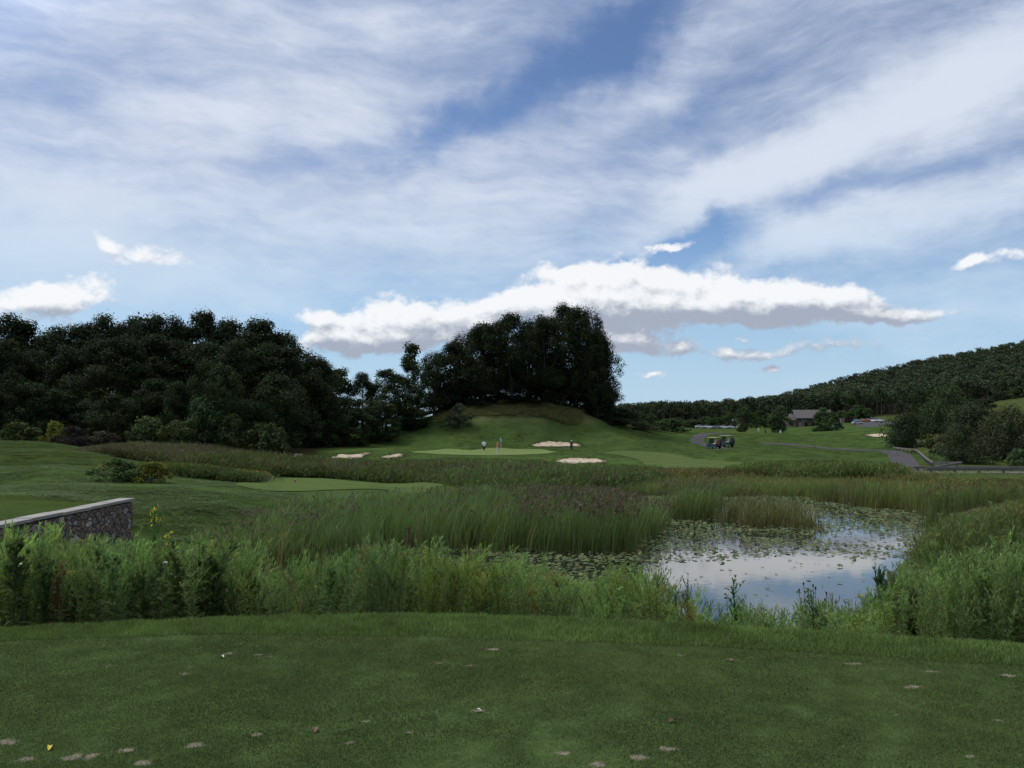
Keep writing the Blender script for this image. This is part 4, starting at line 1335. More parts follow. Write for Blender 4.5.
n = 600000
Y_ = np.sqrt(r.uniform(3.4 ** 2, 7.6 ** 2, n)); X_ = r.uniform(-0.92, 0.92, n) * Y_
ok = Y_ < mown_y(X_) + 0.02
X_, Y_ = X_[ok], Y_[ok]; n = len(X_)
dv = divot(X_, Y_)
ok = r.uniform(0, 1, n) > dv * 0.82
X_, Y_ = X_[ok], Y_[ok]; n = len(X_)
pn = fbm(X_ * 1.3, Y_ * 1.3, 61); pn2 = fbm(X_ * 5, Y_ * 5, 62)
base = np.array((0.078, 0.110, 0.042)) * (1 + 0.30 * pn[:, None]) * (1 + 0.22 * pn2[:, None])
dryp = np.clip(smooth(fbm(X_ * 0.8 + 3, Y_ * 0.8, 63), 0.05, 0.45) * 0.5, 0, 1)[:, None]
base = base * (1 - dryp) + np.array((0.100, 0.108, 0.036)) * dryp
cl = np.clip(base * (1 + r.normal(0, 0.10, (n, 1))), 0.01, 0.4)
straw = r.uniform(0, 1, n) < 0.02
cl[straw] = tints(straw.sum(), (0.20, 0.17, 0.08), .2, .05, r)
tb = blades(X_, Y_, np.full(n, 0.003), r.uniform(0.007, 0.014, n), r.uniform(0.0016, 0.0028, n), cl, r, 1.0)
stuff('tee_turf', tb, m_turf, 'close mown grass of the near tee', 'grass')

n = 190000
X_ = r.uniform(-9.2, 9.2, n); u_ = r.uniform(0, 1, n)
Y_ = mown_y(X_) - 0.03 + 0.04 * fbm(X_ * 4, X_ * 0, 3) + u_ * (collar_y(X_) + 0.15 - mown_y(X_))
z = ground(X_, Y_)
pn = fbm(X_ * 2, Y_ * 2, 71); pn2 = fbm(X_ * 7, Y_ * 7, 72)
cl = np.array((0.115, 0.172, 0.052)) * (1 + 0.3 * pn[:, None]) * (1 + 0.3 * pn2[:, None]) * (1 + r.normal(0, 0.2, (n, 1)))
st = r.uniform(0, 1, n) < 0.03
cl[st] = tints(st.sum(), (0.19, 0.18, 0.09), .2, .05, r)
hgt = r.uniform(0.022, 0.046, n) * (1 + 0.35 * pn2) * np.where(u_ < 0.12, 0.8, 1.0)
tb = blades(X_, Y_, z, hgt, r.uniform(0.0022, 0.0035, n), np.clip(cl, 0.01, 0.5), r, 0.9)
stuff('collar_grass', tb, m_turf, 'strip of longer grass along the front edge of the tee', 'grass')

# sheet under the blades, with sandy divots worn into it
xs = np.arange(-7.6, 7.6, 0.024); ys = np.arange(2.2, 7.4, 0.022)
gx, gy = np.meshgrid(xs, ys, indexing='ij')
dv = divot(gx, gy)
hh = 0.004 + 0.006 * fbm(gx * 3, gy * 3, 91) - 0.008 * dv
hh = np.maximum(hh, 0.0035)
cl = np.array((0.044, 0.068, 0.022)) * (1 + 0.3 * fbm(gx * 6, gy * 6, 92))[..., None]
sand = np.array((0.155, 0.135, 0.098)) * (1 + 0.35 * fbm(gx * 20, gy * 20, 93))[..., None]
cl = cl * (1 - dv[..., None]) + sand * dv[..., None]
wi = np.arange(gx.size).reshape(gx.shape)
keep = (gy < mown_y(gx) + 0.05)
fq = np.stack([wi[:-1, :-1], wi[1:, :-1], wi[1:, 1:], wi[:-1, 1:]], -1)[keep[:-1, :-1]]
tee = link('tee', raw_mesh('tee', np.stack([gx, gy, hh], -1).reshape(-1, 3), fq, m_ground, cl.reshape(-1, 3), smooth=True))
tag(tee, 'near tee ground with sandy divots', 'tee', kind='structure')
# ------------------------------------------------------------------ trees
m_leaf = leaf_mat('tree leaves', 0.16, 0.75, 0.22, 0.06, obj_var=0.18)
m_bark = simple('bark', (0.055, 0.045, 0.034), 0.9, var=0.3, scale=3, bump=0.4)


def crown_arrays(r, Hh, Rc, base, nclump, nleaf, leaf, shape='round', squash=0.85, gap=0.0, c=(0.036, 0.056, 0.020)):
    """leaf faces gathered in clumps on the limbs; returns arrays and the clump centres"""
    ctr = []
    lob = r.uniform(0, 6.28, 3)
    while len(ctr) < nclump:
        u = r.uniform(0.0, 1.0)
        if shape == 'round': prof = math.sin(math.pi * (0.10 + 0.86 * u) ** 0.85) ** 0.75
        elif shape == 'tall': prof = (math.sin(math.pi * (0.12 + 0.84 * u) ** 0.75) ** 0.8) * 0.9
        elif shape == 'cone': prof = 1.02 * (1 - u) ** 0.8 + 0.04
        else: prof = math.sqrt(max(0.0, 1 - (u * 0.98) ** 2.2))            # bush
        a = r.uniform(0, 6.28)
        lobes = 1 + 0.16 * math.sin(2 * a + lob[0] + 3 * u) + 0.12 * math.sin(3 * a + lob[1] - 4 * u) + 0.10 * math.sin(5 * a + lob[2] + 7 * u)
        rad = Rc * prof * lobes * r.uniform(0, 1) ** 0.42
        z = base + (Hh - base) * u
        if gap and math.sin(7 * u + 2 * a + lob[1]) > 1 - gap: continue
        ctr.append((rad * math.cos(a), rad * math.sin(a), z))
    ctr = np.array(ctr)
    P, D, Cc = [], [], []
    for (x, y, z) in ctr:
        m = int(nleaf * r.uniform(0.6, 1.4))
        cr = Rc * r.uniform(0.16, 0.30)
        d = r.normal(0, 1, (m, 3)); d /= np.linalg.norm(d, axis=1)[:, None]
        q = d * (cr * r.uniform(0.2, 1.0, m) ** 0.55)[:, None] * (1, 1, squash)
        far_ = r.uniform(0, 1, m) < 0.30
        q[far_] *= r.uniform(1.1, 1.45, (far_.sum(), 1))
        P.append(q + (x, y, z))
        n = d + r.normal(0, 0.5, (m, 3)) + (0, 0, 0.5)
        D.append(n / np.linalg.norm(n, axis=1)[:, None])
        k = np.array(c) * r.uniform(0.82, 1.18) * (1 + r.normal(0, 0.07, 3))
        Cc.append(np.clip(k * (1 + r.normal(0, 0.14, (m, 1))), 0.004, 0.5))
    P, D, Cc = np.vstack(P), np.vstack(D), np.vstack(Cc)
    P[:, 2] = np.maximum(P[:, 2], 0.05)
    n = len(P)
    ref = r.normal(0, 1, (n, 3))
    S = np.cross(D, ref); S /= np.linalg.norm(S, axis=1)[:, None]
    T = np.cross(D, S)
    L = (leaf * r.uniform(0.6, 1.3, n))[:, None]
    V = np.stack([P - S * L * .5, P + T * L * .36 + D * L * 0.1, P + S * L * .5, P - T * L * .36 + D * L * 0.1], 1).reshape(-1, 3)
    return V, np.arange(4 * n).reshape(-1, 4), np.repeat(Cc, 4, 0), ctr


def trunk_mesh(r, Hh, rad, ctr, base, limbs=14, multi=1):
    mb = MB()
    for s in range(multi):
        ox, oy = (r.normal(0, rad * 2.2, 2) if multi > 1 else (0, 0))
        k = np.linspace(0, 1, 6)
        wx, wy = r.normal(0, 0.02 * Hh, 2)
        pts = [(ox + wx * t * t * 2 * (1 + (multi > 1)), oy + wy * t * t * 2 * (1 + (multi > 1)), -0.4 + (Hh * 0.86 + 0.4) * t) for t in k]
        mb.tube(pts, [rad * (1.25 if t == 0 else 1) * (1 - 0.86 * t) for t in k], 7)
        idx = r.choice(len(ctr), min(limbs, len(ctr)), replace=False)
        for i in idx:
            e = Vector(ctr[i]); zb = max(base * 0.75, e.z - r.uniform(0.15, 0.35) * Hh)
            t = (zb + 0.4) / (Hh * 0.86 + 0.4)
            b = Vector((ox + wx * t * t * 2, oy + wy * t * t * 2, zb))
            mid = b.lerp(e, 0.55) + Vector((0, 0, -0.03 * Hh))
            rr = rad * (1 - 0.86 * t) * 0.55
            mb.tube([b, mid, e], [rr, rr * 0.65, rr * 0.2], 5, False)
    return mb


TREE_PROTO = {}


def tree_proto(key, seed, Hh, Rc, base, nclump, nleaf, leaf, shape='round', rad=0.3, limbs=14, multi=1, **kw):
    r = np.random.default_rng(seed)
    V, Fq, Cc, ctr = crown_arrays(r, Hh, Rc, base, nclump, nleaf, leaf, shape, **kw)
    cm = raw_mesh('crown', V, Fq, m_leaf, Cc)
    mb = trunk_mesh(r, Hh, rad, ctr, base, limbs, multi)
    tm = bpy.data.meshes.new('trunk')
    tm.from_pydata(np.concatenate(mb.v).tolist(), [], mb.f); tm.materials.append(m_bark)
    for p_ in tm.polygons: p_.use_smooth = True
    TREE_PROTO[key] = (cm, tm, Hh, Rc)


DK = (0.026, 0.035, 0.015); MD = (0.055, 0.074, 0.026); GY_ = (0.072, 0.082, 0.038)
for i in range(5):
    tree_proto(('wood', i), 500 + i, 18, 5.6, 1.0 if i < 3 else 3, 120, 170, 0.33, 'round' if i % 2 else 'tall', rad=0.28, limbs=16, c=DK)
for i in range(4):
    tree_proto(('low', i), 570 + i, 10, 4.0, 0.2, 100, 130, 0.28, 'round' if i % 2 else 'tall', rad=0.16, limbs=14, c=(0.028, 0.040, 0.016))
for i in range(4):
    tree_proto(('oak', i), 520 + i, 18, 6.4, 3.0, 130, 170, 0.33, 'round', rad=0.36, limbs=20, gap=0.10, c=DK)
for i in range(2):
    tree_proto(('thin', i), 530 + i, 15, 3.6, 2.0, 70, 110, 0.32, 'tall', rad=0.22, limbs=16, gap=0.30, c=(0.036, 0.056, 0.020))
for i in range(3):
    tree_proto(('park', i), 540 + i, 8, 3.4, 0.5, 70, 110, 0.32, 'round', rad=0.18, limbs=12, c=(0.050, 0.082, 0.027))
tree_proto(('cone', 0), 545, 6, 1.9, 0.2, 60, 60, 0.36, 'cone', rad=0.14, limbs=10, c=(0.042, 0.066, 0.040))
for i in range(4):
    tree_proto(('bush', i), 550 + i, 3.0, 2.4, 0.1, 48, 70, 0.26, 'bush', rad=0.06, limbs=12, multi=4, c=MD)
for i in range(3):
    tree_proto(('willow', i), 560 + i, 5.0, 4.2, 0.1, 95, 110, 0.24, 'bush', rad=0.09, limbs=16, multi=5, squash=1.0, c=GY_)


def tree(key, px, Yd, top=None, height=None, width=None, name='tree', label='', cat='tree', group=None, tint=None, rz=None, sink=0.0, base_z=None):
    cm, tm, Hh, Rc = TREE_PROTO[key]
    x, y, z = foot(px, Yd)
    if base_z is not None: z = base_z
    z -= sink
    if height is None: height = EYE - (top - HORIZON) / F * Yd - z
    sz = height / Hh
    sx = sz if width is None else (width / F * Yd / 2) / Rc
    o = empty(name, (x, y, z), rng.uniform(0, 6.28) if rz is None else rz)
    o.scale = (sx, sx, sz)
    tag(o, label, cat, group)
    c = link('crown', cm, o); link('trunk', tm, o)
    return o


# the wood on the left: skyline read from the photograph
WT_PX = [-80, 0, 20, 40, 70, 100, 150, 200, 230, 255, 275, 295, 312, 322]
WT_PY = [322, 318, 324, 330, 331, 321, 320, 319, 321, 325, 331, 340, 355, 384]
r = np.random.default_rng(71)
k = 0
for row, (d0, step, drop, off) in enumerate(((121, 22, 62, 0), (134, 28, 20, 12), (148, 26, 0, 5))):
    for px in np.arange(-60 + off, 318, step):
        q = px + r.uniform(-6, 6)
        if row == 0 and q > 295: continue
        tp = float(np.interp(q, WT_PX, WT_PY)) + drop * r.uniform(0.7, 1.3) + r.uniform(-3, 4) * (row == 2)
        key = ('wood', int(r.integers(0, 5))) if row else ('low', int(r.integers(0, 4)))
        lab = ('lower leafy tree at the front edge of the left wood', 'dark broadleaf tree in the middle of the left wood', 'tall dark tree forming the skyline of the left wood')[row]
        tree(key, q, d0 + r.uniform(-3, 5) + max(0, q - 230) * 0.10, top=tp, width=(50, 72, 72)[row] * r.uniform(0.85, 1.2), name='broadleaf_tree', label=lab,
             group=('front trees of the left wood', 'middle trees of the left wood', 'skyline trees of the left wood')[row])
# understorey bushes along the wood's foot
for px, Yd, tp, w_, lab, key in (
    (55, 112, 424, 26, 'yellow green bush at the foot of the left wood', ('bush', 0)), (72, 110, 428, 34, 'dark purplish bush beside the yellow green bush', ('bush', 1)),
    (104, 112, 433, 34, 'small grey brown bush left of centre in front of the left wood', ('bush', 2)), (20, 114, 424, 46, 'dark bush at far left foot of the wood', ('bush', 3)),
    (150, 114, 420, 46, 'mid green bush below the tallest trees of the left wood', ('bush', 0)), (205, 116, 404, 50, 'lighter green round bush in front of dark wood', ('bush', 2)),
    (232, 115, 418, 40, 'green bush right of the lighter round bush', ('bush', 1)), (268, 116, 425, 44, 'low dark bush near the right end of the wood', ('bush', 3)),
    (277, 119, 441, 26, 'low bush beside the half hidden bunker', ('bush', 0)), (178, 113, 424, 40, 'bushy dark sapling under the left wood', ('bush', 2)),
    (118, 47, 461, 50, 'feathery green bush on the left lawn edge', ('bush', 1)), (152, 46.5, 463, 34, 'yellow flowered bush on the left lawn edge', ('bush', 3))):
    o = tree(key, px, Yd, top=tp, width=w_, name='bush', label=lab, cat='bush')
BUSH_TINT = {'yellow green bush at the foot of the left wood': (0.11, 0.12, 0.022), 'dark purplish bush beside the yellow green bush': (0.040, 0.033, 0.028),
             'small grey brown bush left of centre in front of the left wood': (0.065, 0.058, 0.04), 'yellow flowered bush on the left lawn edge': (0.115, 0.12, 0.025),
             'feathery green bush on the left lawn edge': (0.062, 0.098, 0.032), 'lighter green round bush in front of dark wood': (0.042, 0.070, 0.028)}


def retint(o, c):
    """give one plant a leaf mesh of its own colour"""
    for ch in o.children:
        if ch.name.startswith('crown'):
            ch.data = ch.data.copy()
            a = ch.data.attributes['Col']
            n = len(ch.data.vertices); buf = np.empty(n * 4, np.float32); a.data.foreach_get('color', buf)
            buf = buf.reshape(-1, 4); mean = buf[:, :3].mean(0)
            buf[:, :3] *= np.array(c) / mean
            a.data.foreach_set('color', buf.ravel())


for o in [o for o in COL.objects if o.get('label') in BUSH_TINT]: retint(o, BUSH_TINT[o['label']])

# trees between the wood and the grove
for px, Yd, tp, w_, key, lab in (
    (320, 148, 362, 46, ('wood', 3), 'dark tree closing the right end of the left wood'),
    (340, 156, 370, 44, ('thin', 0), 'thin crowned tree just right of the left wood'),
    (362, 158, 374, 40, ('wood', 0), 'lower dark tree between the wood and the gap'),
    (386, 160, 370, 46, ('thin', 1), 'open crowned tree left of the tall double crowned tree'),
    (411, 160, 345, 44, ('thin', 0), 'tallest open crowned tree between wood and grove'),
    (434, 166, 354, 48, ('oak', 1), 'dark tree at the left foot of the mound'),
    (398, 168, 376, 50, ('wood', 1), 'dark low tree filling the dip left of the mound'),
    (348, 146, 400, 50, ('low', 2), 'bushy tree low in front of the thin crowned tree'),
    (318, 138, 385, 50, ('low', 0), 'leafy tree reaching the ground at the wood corner'),
    (378, 152, 402, 46, ('low', 1), 'bushy dark tree low under the open crowned trees'),
    (412, 160, 398, 44, ('low', 3), 'bushy dark tree on the lower left slope of the mound'),
    (440, 170, 388, 40, ('low', 2), 'dark bushy tree climbing the left slope of the mound')):
    tree(key, px, Yd, top=tp, width=w_, name='broadleaf_tree', label=lab)
# the grove on the mound
GR = 'trees of the grove on the mound'
for i, (px, Yd, tp, w_) in enumerate((
    (452, 168, 345, 50), (466, 172, 335, 52), (483, 166, 325, 54), (498, 174, 325, 54), (512, 167, 317, 56), (530, 175, 322, 58), (545, 168, 318, 56),
    (562, 176, 309, 60), (576, 169, 311, 54), (590, 174, 313, 46), (598, 168, 334, 48), (604, 172, 352, 36))):
    tree(('oak', i % 4), px, Yd, top=tp, width=w_, name='oak_tree', label=('dark spreading tree of the dense grove on the mound' if i not in (0, 8, 11) else
         {0: 'leftmost lower tree of the grove on the mound', 8: 'tallest tree of the grove on the mound', 11: 'lowest rounded tree at the right edge of the grove'}[i]), group=GR)
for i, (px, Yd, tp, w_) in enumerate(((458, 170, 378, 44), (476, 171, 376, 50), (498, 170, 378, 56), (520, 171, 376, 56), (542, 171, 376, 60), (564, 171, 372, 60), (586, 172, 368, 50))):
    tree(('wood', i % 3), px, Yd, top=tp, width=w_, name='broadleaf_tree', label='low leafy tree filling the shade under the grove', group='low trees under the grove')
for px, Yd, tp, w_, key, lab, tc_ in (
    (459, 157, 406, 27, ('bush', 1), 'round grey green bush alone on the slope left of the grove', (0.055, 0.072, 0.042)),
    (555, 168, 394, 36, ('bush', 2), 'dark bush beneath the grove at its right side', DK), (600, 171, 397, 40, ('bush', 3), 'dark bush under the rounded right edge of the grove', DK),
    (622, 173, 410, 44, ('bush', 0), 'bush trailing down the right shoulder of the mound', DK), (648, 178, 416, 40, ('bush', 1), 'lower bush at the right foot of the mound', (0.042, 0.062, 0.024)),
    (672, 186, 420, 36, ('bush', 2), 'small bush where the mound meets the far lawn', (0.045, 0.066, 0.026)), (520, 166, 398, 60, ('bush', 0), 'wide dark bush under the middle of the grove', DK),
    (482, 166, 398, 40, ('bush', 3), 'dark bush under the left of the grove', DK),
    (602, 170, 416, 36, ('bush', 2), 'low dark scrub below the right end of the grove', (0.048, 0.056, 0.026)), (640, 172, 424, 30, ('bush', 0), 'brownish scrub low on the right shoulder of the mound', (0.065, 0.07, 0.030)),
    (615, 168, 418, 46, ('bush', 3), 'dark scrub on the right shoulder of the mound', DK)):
    o = tree(key, px, Yd, top=tp, width=w_, name='bush', label=lab, cat='bush'); retint(o, tc_)

# single trees on the far lawn
for px, Yd, tp, w_, key, lab, tc_ in (
    (745, 290, 408, 20, ('park', 0), 'small dark round tree above the golf carts', (0.040, 0.064, 0.024)),
    (779, 290, 407, 24, ('park', 1), 'loose green tree just left of the house', (0.050, 0.082, 0.034)),
    (822.5, 290, 409, 22, ('park', 2), 'bright green tree covering the right end of the house', (0.060, 0.100, 0.032)),
    (838, 285, 422, 15, ('cone', 0), 'small blue green cone shaped tree right of the bright tree', (0.042, 0.064, 0.044))):
    o = tree(key, px, Yd, top=tp, width=w_, name='lawn_tree', label=lab); retint(o, tc_)
r = np.random.default_rng(81)
for i, (px, tp, w_) in enumerate(((645, 420, 22), (662, 421, 20), (678, 418, 18), (692, 420, 20), (706, 417, 18), (716, 418, 14), (728, 413, 18), (757, 411, 12), (768, 414, 16), (700, 423, 22), (842, 411, 16), (858, 406, 18), (868, 409, 16), (832, 412, 14), (850, 413, 18))):
    o = tree(('park', i % 3), px, 415 if px > 830 else 405, top=tp, width=w_, name='young_tree', label='small young tree standing before the far forest', group='young trees before the far forest')
o = tree(('bush', 1), 849, 395, top=417.5, width=12, name='bush', label='dark red leaved bush beside the parking lot', cat='bush'); retint(o, (0.035, 0.018, 0.018))

# the big bushes on the right
for px, Yd, tp, w_, key, lab, tc_ in (
    (920, 150, 395, 62, ('willow', 0), 'large dark bush left in the cluster beside the boardwalk', (0.034, 0.050, 0.022)),
    (950, 152, 391, 60, ('willow', 1), 'tallest green bush of the cluster by the boardwalk', (0.045, 0.066, 0.026)),
    (908, 146, 418, 40, ('willow', 2), 'dark bush overhanging the end of the path', (0.030, 0.044, 0.022)),  # darkest leaf tint of the cluster
    (942, 124, 436, 44, ('bush', 0), 'olive bush low beside the boardwalk rail', (0.080, 0.085, 0.034)),
    (978, 116, 409, 66, ('willow', 2), 'broad grey green willow bush behind the boardwalk', (0.052, 0.064, 0.030)),
    (1010, 109, 412, 62, ('willow', 0), 'grey olive bush at the right behind the boardwalk', (0.058, 0.066, 0.032)),
    (1048, 110, 415, 60, ('willow', 1), 'grey olive bush cut by the right side of the picture', (0.055, 0.064, 0.032)),
    (960, 106, 428, 50, ('willow', 2), 'low grey green bush in front of the willow bushes', (0.048, 0.060, 0.028)),
    (1016, 96, 450, 22, ('bush', 3), 'light green small bush just behind the boardwalk', (0.075, 0.11, 0.045)),
    (940, 142, 404, 50, ('willow', 0), 'bush at the top of the right hand cluster', (0.040, 0.058, 0.024)),
    (1006, 205, 392, 26, ('bush', 1), 'low dark bush on the grassy right slope', DK), (1022, 200, 388, 30, ('bush', 2), 'low bush on the upper right slope', MD), (985, 190, 400, 30, ('bush', 0), 'dark bush line on the right slope', DK)):
    o = tree(key, px, Yd, top=tp, width=w_, name='willow_bush' if key[0] == 'willow' else 'bush', label=lab, cat='bush'); retint(o, tc_)

# far forest on plain and ridge: a mass nobody could count
r = np.random.default_rng(91)
FP = []
for i in range(6):
    q = np.random.default_rng(600 + i)
    V, Fq, Cc, ctr = crown_arrays(q, 14, 5.4, 4.0 if i < 4 else 7.0, 30, 18, 0.95, 'bush', c=(1, 1, 1))
    tb = MB().tube([(0, 0, -1), (0.1, 0, 6), (0, 0.1, 12)], [0.28, 0.22, 0.08], 4, False)
    tv = np.concatenate(tb.v); tf = np.array(tb.f)
    wgt = Cc.mean(1) * 0.5
    FP.append((np.vstack([V, tv]), np.vstack([Fq, tf + len(V)]), np.concatenate([np.clip(wgt, 0, 1.0), np.full(len(tv), 2.0)])))
pxs, Ys = [], []
Yq = 465.0
while Yq < 700:
    stp = 4.6 / Yq * F * (1 + (Yq - 465) / 400)
    q = np.arange(585, 1120, stp)
    pxs.append(q + r.uniform(-.4, .4, len(q)) * stp); Ys.append(np.full(len(q), Yq) + r.uniform(-3, 3, len(q)))
    Yq += 6.0 + (Yq - 465) * 0.03
pxs, Ys = np.concatenate(pxs), np.concatenate(Ys)
X_ = (pxs - 512) / F * Ys * CP
g = ground(X_, Ys); N = len(X_)
sc = r.uniform(0.80, 1.06, N) * np.interp(pxs, [600, 700, 850], [0.80, 0.85, 1.0])
base = tints(N, (0.046, 0.062, 0.028), 0.10, 0.07, r)
pick = np.where((Ys < 474) & (r.uniform(0, 1, N) < 0.6), r.integers(4, 6, N), r.integers(0, 4, N))
arr = scatter(FP, np.stack([X_, Ys, g], -1), sc, base * 0.85, base * 1.45, tints(N, (0.13, 0.115, 0.10), .2, .03, r), None, r, pick=pick)
m_far = leaf_mat('forest leaves', 0.08, 0.7, 0.18, 0.1)
stuff('far_forest', arr, m_far, 'dark forest covering the far plain and the ridge at the right', 'forest')
# ------------------------------------------------------------------ stone wall of the upper tee
m_stone, t, p, out = new_mat('rough fieldstone')
pos = t.node('ShaderNodeTexCoord').outputs['Object']
w_ = t.vmath('ADD', pos, t.scale(t.vmath('SUBTRACT', t.noise(pos, 3, 3, 0.5, color=True), (0.5,) * 3), 0.12))
mp = t.mapping(w_, sc=(6.5, 6.5, 8.5))
vo = t.node('ShaderNodeTexVoronoi', feature='F1'); t.put(vo.inputs['Vector'], mp); vo.inputs['Scale'].default_value = 1.0
ve = t.node('ShaderNodeTexVoronoi', feature='DISTANCE_TO_EDGE'); t.put(ve.inputs['Vector'], mp); ve.inputs['Scale'].default_value = 1.0
cs = t.node('ShaderNodeSeparateColor'); t.l.new(vo.outputs['Color'], cs.inputs[0])
cc = t.mix(cs.outputs[0], c4((0.085, 0.062, 0.046)), c4((0.20, 0.155, 0.115)))
cc = t.mix(t.rng(cs.outputs[1], 0.75, 0.9), cc, c4((0.30, 0.28, 0.26)))
cc = t.mix(t.rng(cs.outputs[2], 0.6, 0.9), cc, c4((0.13, 0.085, 0.065)))
cc = t.mix(1.0, cc, t.rng(t.noise(pos, 14, 5, 0.65), 0.25, 0.75, 0.65, 1.3, 'LINEAR'), 'MULTIPLY')
jm = t.rng(ve.outputs['Distance'], 0.02, 0.07)
cc = t.mix(jm, c4((0.055, 0.05, 0.045)), cc)
t.put(p.inputs['Base Color'], cc); p.inputs['Roughness'].default_value = 0.9
b = t.node('ShaderNodeBump'); b.inputs['Strength'].default_value = 1.0; b.inputs['Distance'].default_value = 0.05
t.put(b.inputs['Height'], t.math('ADD', t.rng(ve.outputs['Distance'], 0.0, 0.14), t.math('MULTIPLY', t.noise(pos, 9, 4, 0.6), 0.5))); t.put(p.inputs['Normal'], b.outputs[0])
m_cap = simple('weathered cap stone', (0.21, 0.195, 0.17), 0.8, var=0.25, scale=2.5, bump=0.3)

root = empty('stone_wall', (WALL_A[0], WALL_A[1], -2.2))
tag(root, 'low fieldstone retaining wall with pale stone cap at the upper tee', 'wall')
dv_ = WALL_B - WALL_A; Lw = float(np.hypot(*dv_)); rot = math.atan2(dv_[1], dv_[0])
root.rotation_euler = (0, 0, rot)                        # local +X runs towards the camera
THK = 0.28
bm = bmesh.new()                                         # body with an uneven stone face
nx, nz = 220, 36
side_y = THK if True else 0
V, Fq = [], []
CAPZ, BODYZ = 0.07 + 2.2, 2.2 - 0.015


def stone_face(u, z, y, out_):
    n = value_noise(np.array(u * 3.1), np.array(z * 4.5), 5) * 0.028 + value_noise(np.array(u * 8.0), np.array(z * 9.0), 6) * 0.012
    return y + out_ * float(n)


us_ = np.linspace(0, Lw, nx); zs_ = np.linspace(0, BODYZ, nz)
for y, o_ in ((0.0, 1), (-THK, -1)):
    for u in us_:
        for z in zs_: V.append((u, stone_face(u, z, y, o_), z))
def vid_(s, i, j): return s * nx * nz + i * nz + j
for s in (0, 1):
    for i in range(nx - 1):
        for j in range(nz - 1): Fq.append((vid_(s, i, j), vid_(s, i + 1, j), vid_(s, i + 1, j + 1), vid_(s, i, j + 1)))
for j in range(nz - 1):
    for i in (0, nx - 1): Fq.append((vid_(0, i, j), vid_(1, i, j), vid_(1, i, j + 1), vid_(0, i, j + 1)))
for i in range(nx - 1): Fq.append((vid_(0, i, nz - 1), vid_(0, i + 1, nz - 1), vid_(1, i + 1, nz - 1), vid_(1, i, nz - 1)))
mb = MB().add(V, Fq)
mb.build('wall_body', m_stone, root)
mb = MB()
x = -0.06
rr_ = np.random.default_rng(4)
while x < Lw:
    l = rr_.uniform(0.9, 1.25)
    mb.box((x + l / 2, -THK / 2 + rr_.normal(0, .004), CAPZ - 0.03 + rr_.normal(0, .003)), (l - 0.008, THK + 0.05, 0.062), bevel=0.008)
    x += l
mb.build('cap_stone', m_cap, root)

# ------------------------------------------------------------------ timber boardwalk and path rail
m_wood, t, p, out = new_mat('grey weathered timber')
pos = t.node('ShaderNodeTexCoord').outputs['Object']
g_ = t.noise(t.mapping(pos, sc=(0.5, 6, 6)), 3, 6, 0.65)
t.put(p.inputs['Base Color'], t.mix(t.rng(g_, 0.3, 0.7), c4((0.065, 0.058, 0.052)), c4((0.15, 0.138, 0.125)))); p.inputs['Roughness'].default_value = 0.85
b = t.node('ShaderNodeBump'); b.inputs['Strength'].default_value = 0.4; b.inputs['Distance'].default_value = 0.01
t.put(b.inputs['Height'], g_); t.put(p.inputs['Normal'], b.outputs[0])

DZ = -2.78
bx0, by0, _ = at(926, 470, 88.0)
bw = empty('boardwalk', (bx0, by0, DZ), R(-2))
tag(bw, 'low grey timber boardwalk bridge beside the willow bushes', 'boardwalk')
LB = 20.0; WB = 3.2
mb = MB()
for i in range(int(LB / 0.2)): mb.box((0.1 + i * 0.2, WB / 2, -0.03 + random.uniform(-.004, .004)), (0.19, WB, 0.05))
mb.build('deck', m_wood, bw)
for y in (0.02, WB - 0.02):
    MB().box((LB / 2, y, -0.20), (LB, 0.14, 0.28), bevel=0.012).build('side_beam', m_wood, bw)
    MB().box((LB / 2, y + (0.02 if y < 1 else -0.02), 0.39), (LB, 0.20, 0.22), bevel=0.015).build('kerb_rail', m_wood, bw)
    for i in range(9):
        MB().box((0.5 + i * 2.35, y + (0.02 if y < 1 else -0.02), 0.14), (0.2, 0.16, 0.268), bevel=0.01).build('rail_block', m_wood, bw)
    for i in range(6):
        MB().tube([(1.0 + i * 3.6, y, -1.6), (1.0 + i * 3.6, y, -0.345)], 0.13, 10).build('pile', m_wood, bw)

rail_line = [foot(893, 141), foot(905, 133), foot(917, 124), foot(925, 108), foot(932, 99), foot(946, 98), foot(961, 97)]
rl = empty('timber_rail', rail_line[0])
tag(rl, 'low grey timber rail on posts bending along the path edge to the boardwalk', 'rail')
base = Vector(rail_line[0])
P_ = [Vector(q) - base for q in rail_line] + [Vector((bx0 + 2.2, by0 + WB, DZ - 0.12)) - base]
for i in range(len(P_) - 1):
    a, b_ = P_[i], P_[i + 1]
    d = b_ - a
    mb = MB(); mb.box((a + b_) / 2 + Vector((0, 0, 0.50)), (d.length - 0.02, 0.16, 0.20), rz=math.atan2(d.y, d.x), ry=-math.asin(d.z / d.length), bevel=0.015)
    mb.build('rail', m_wood, rl)
    m_ = max(1, int(d.length / 2.4))
    for k in range(m_):
        q = a + d * ((k + 0.5) / m_)
        MB().box(q + Vector((0, 0, 0.14)), (0.18, 0.18, 0.50), rz=math.atan2(d.y, d.x), bevel=0.012).build('post', m_wood, rl)

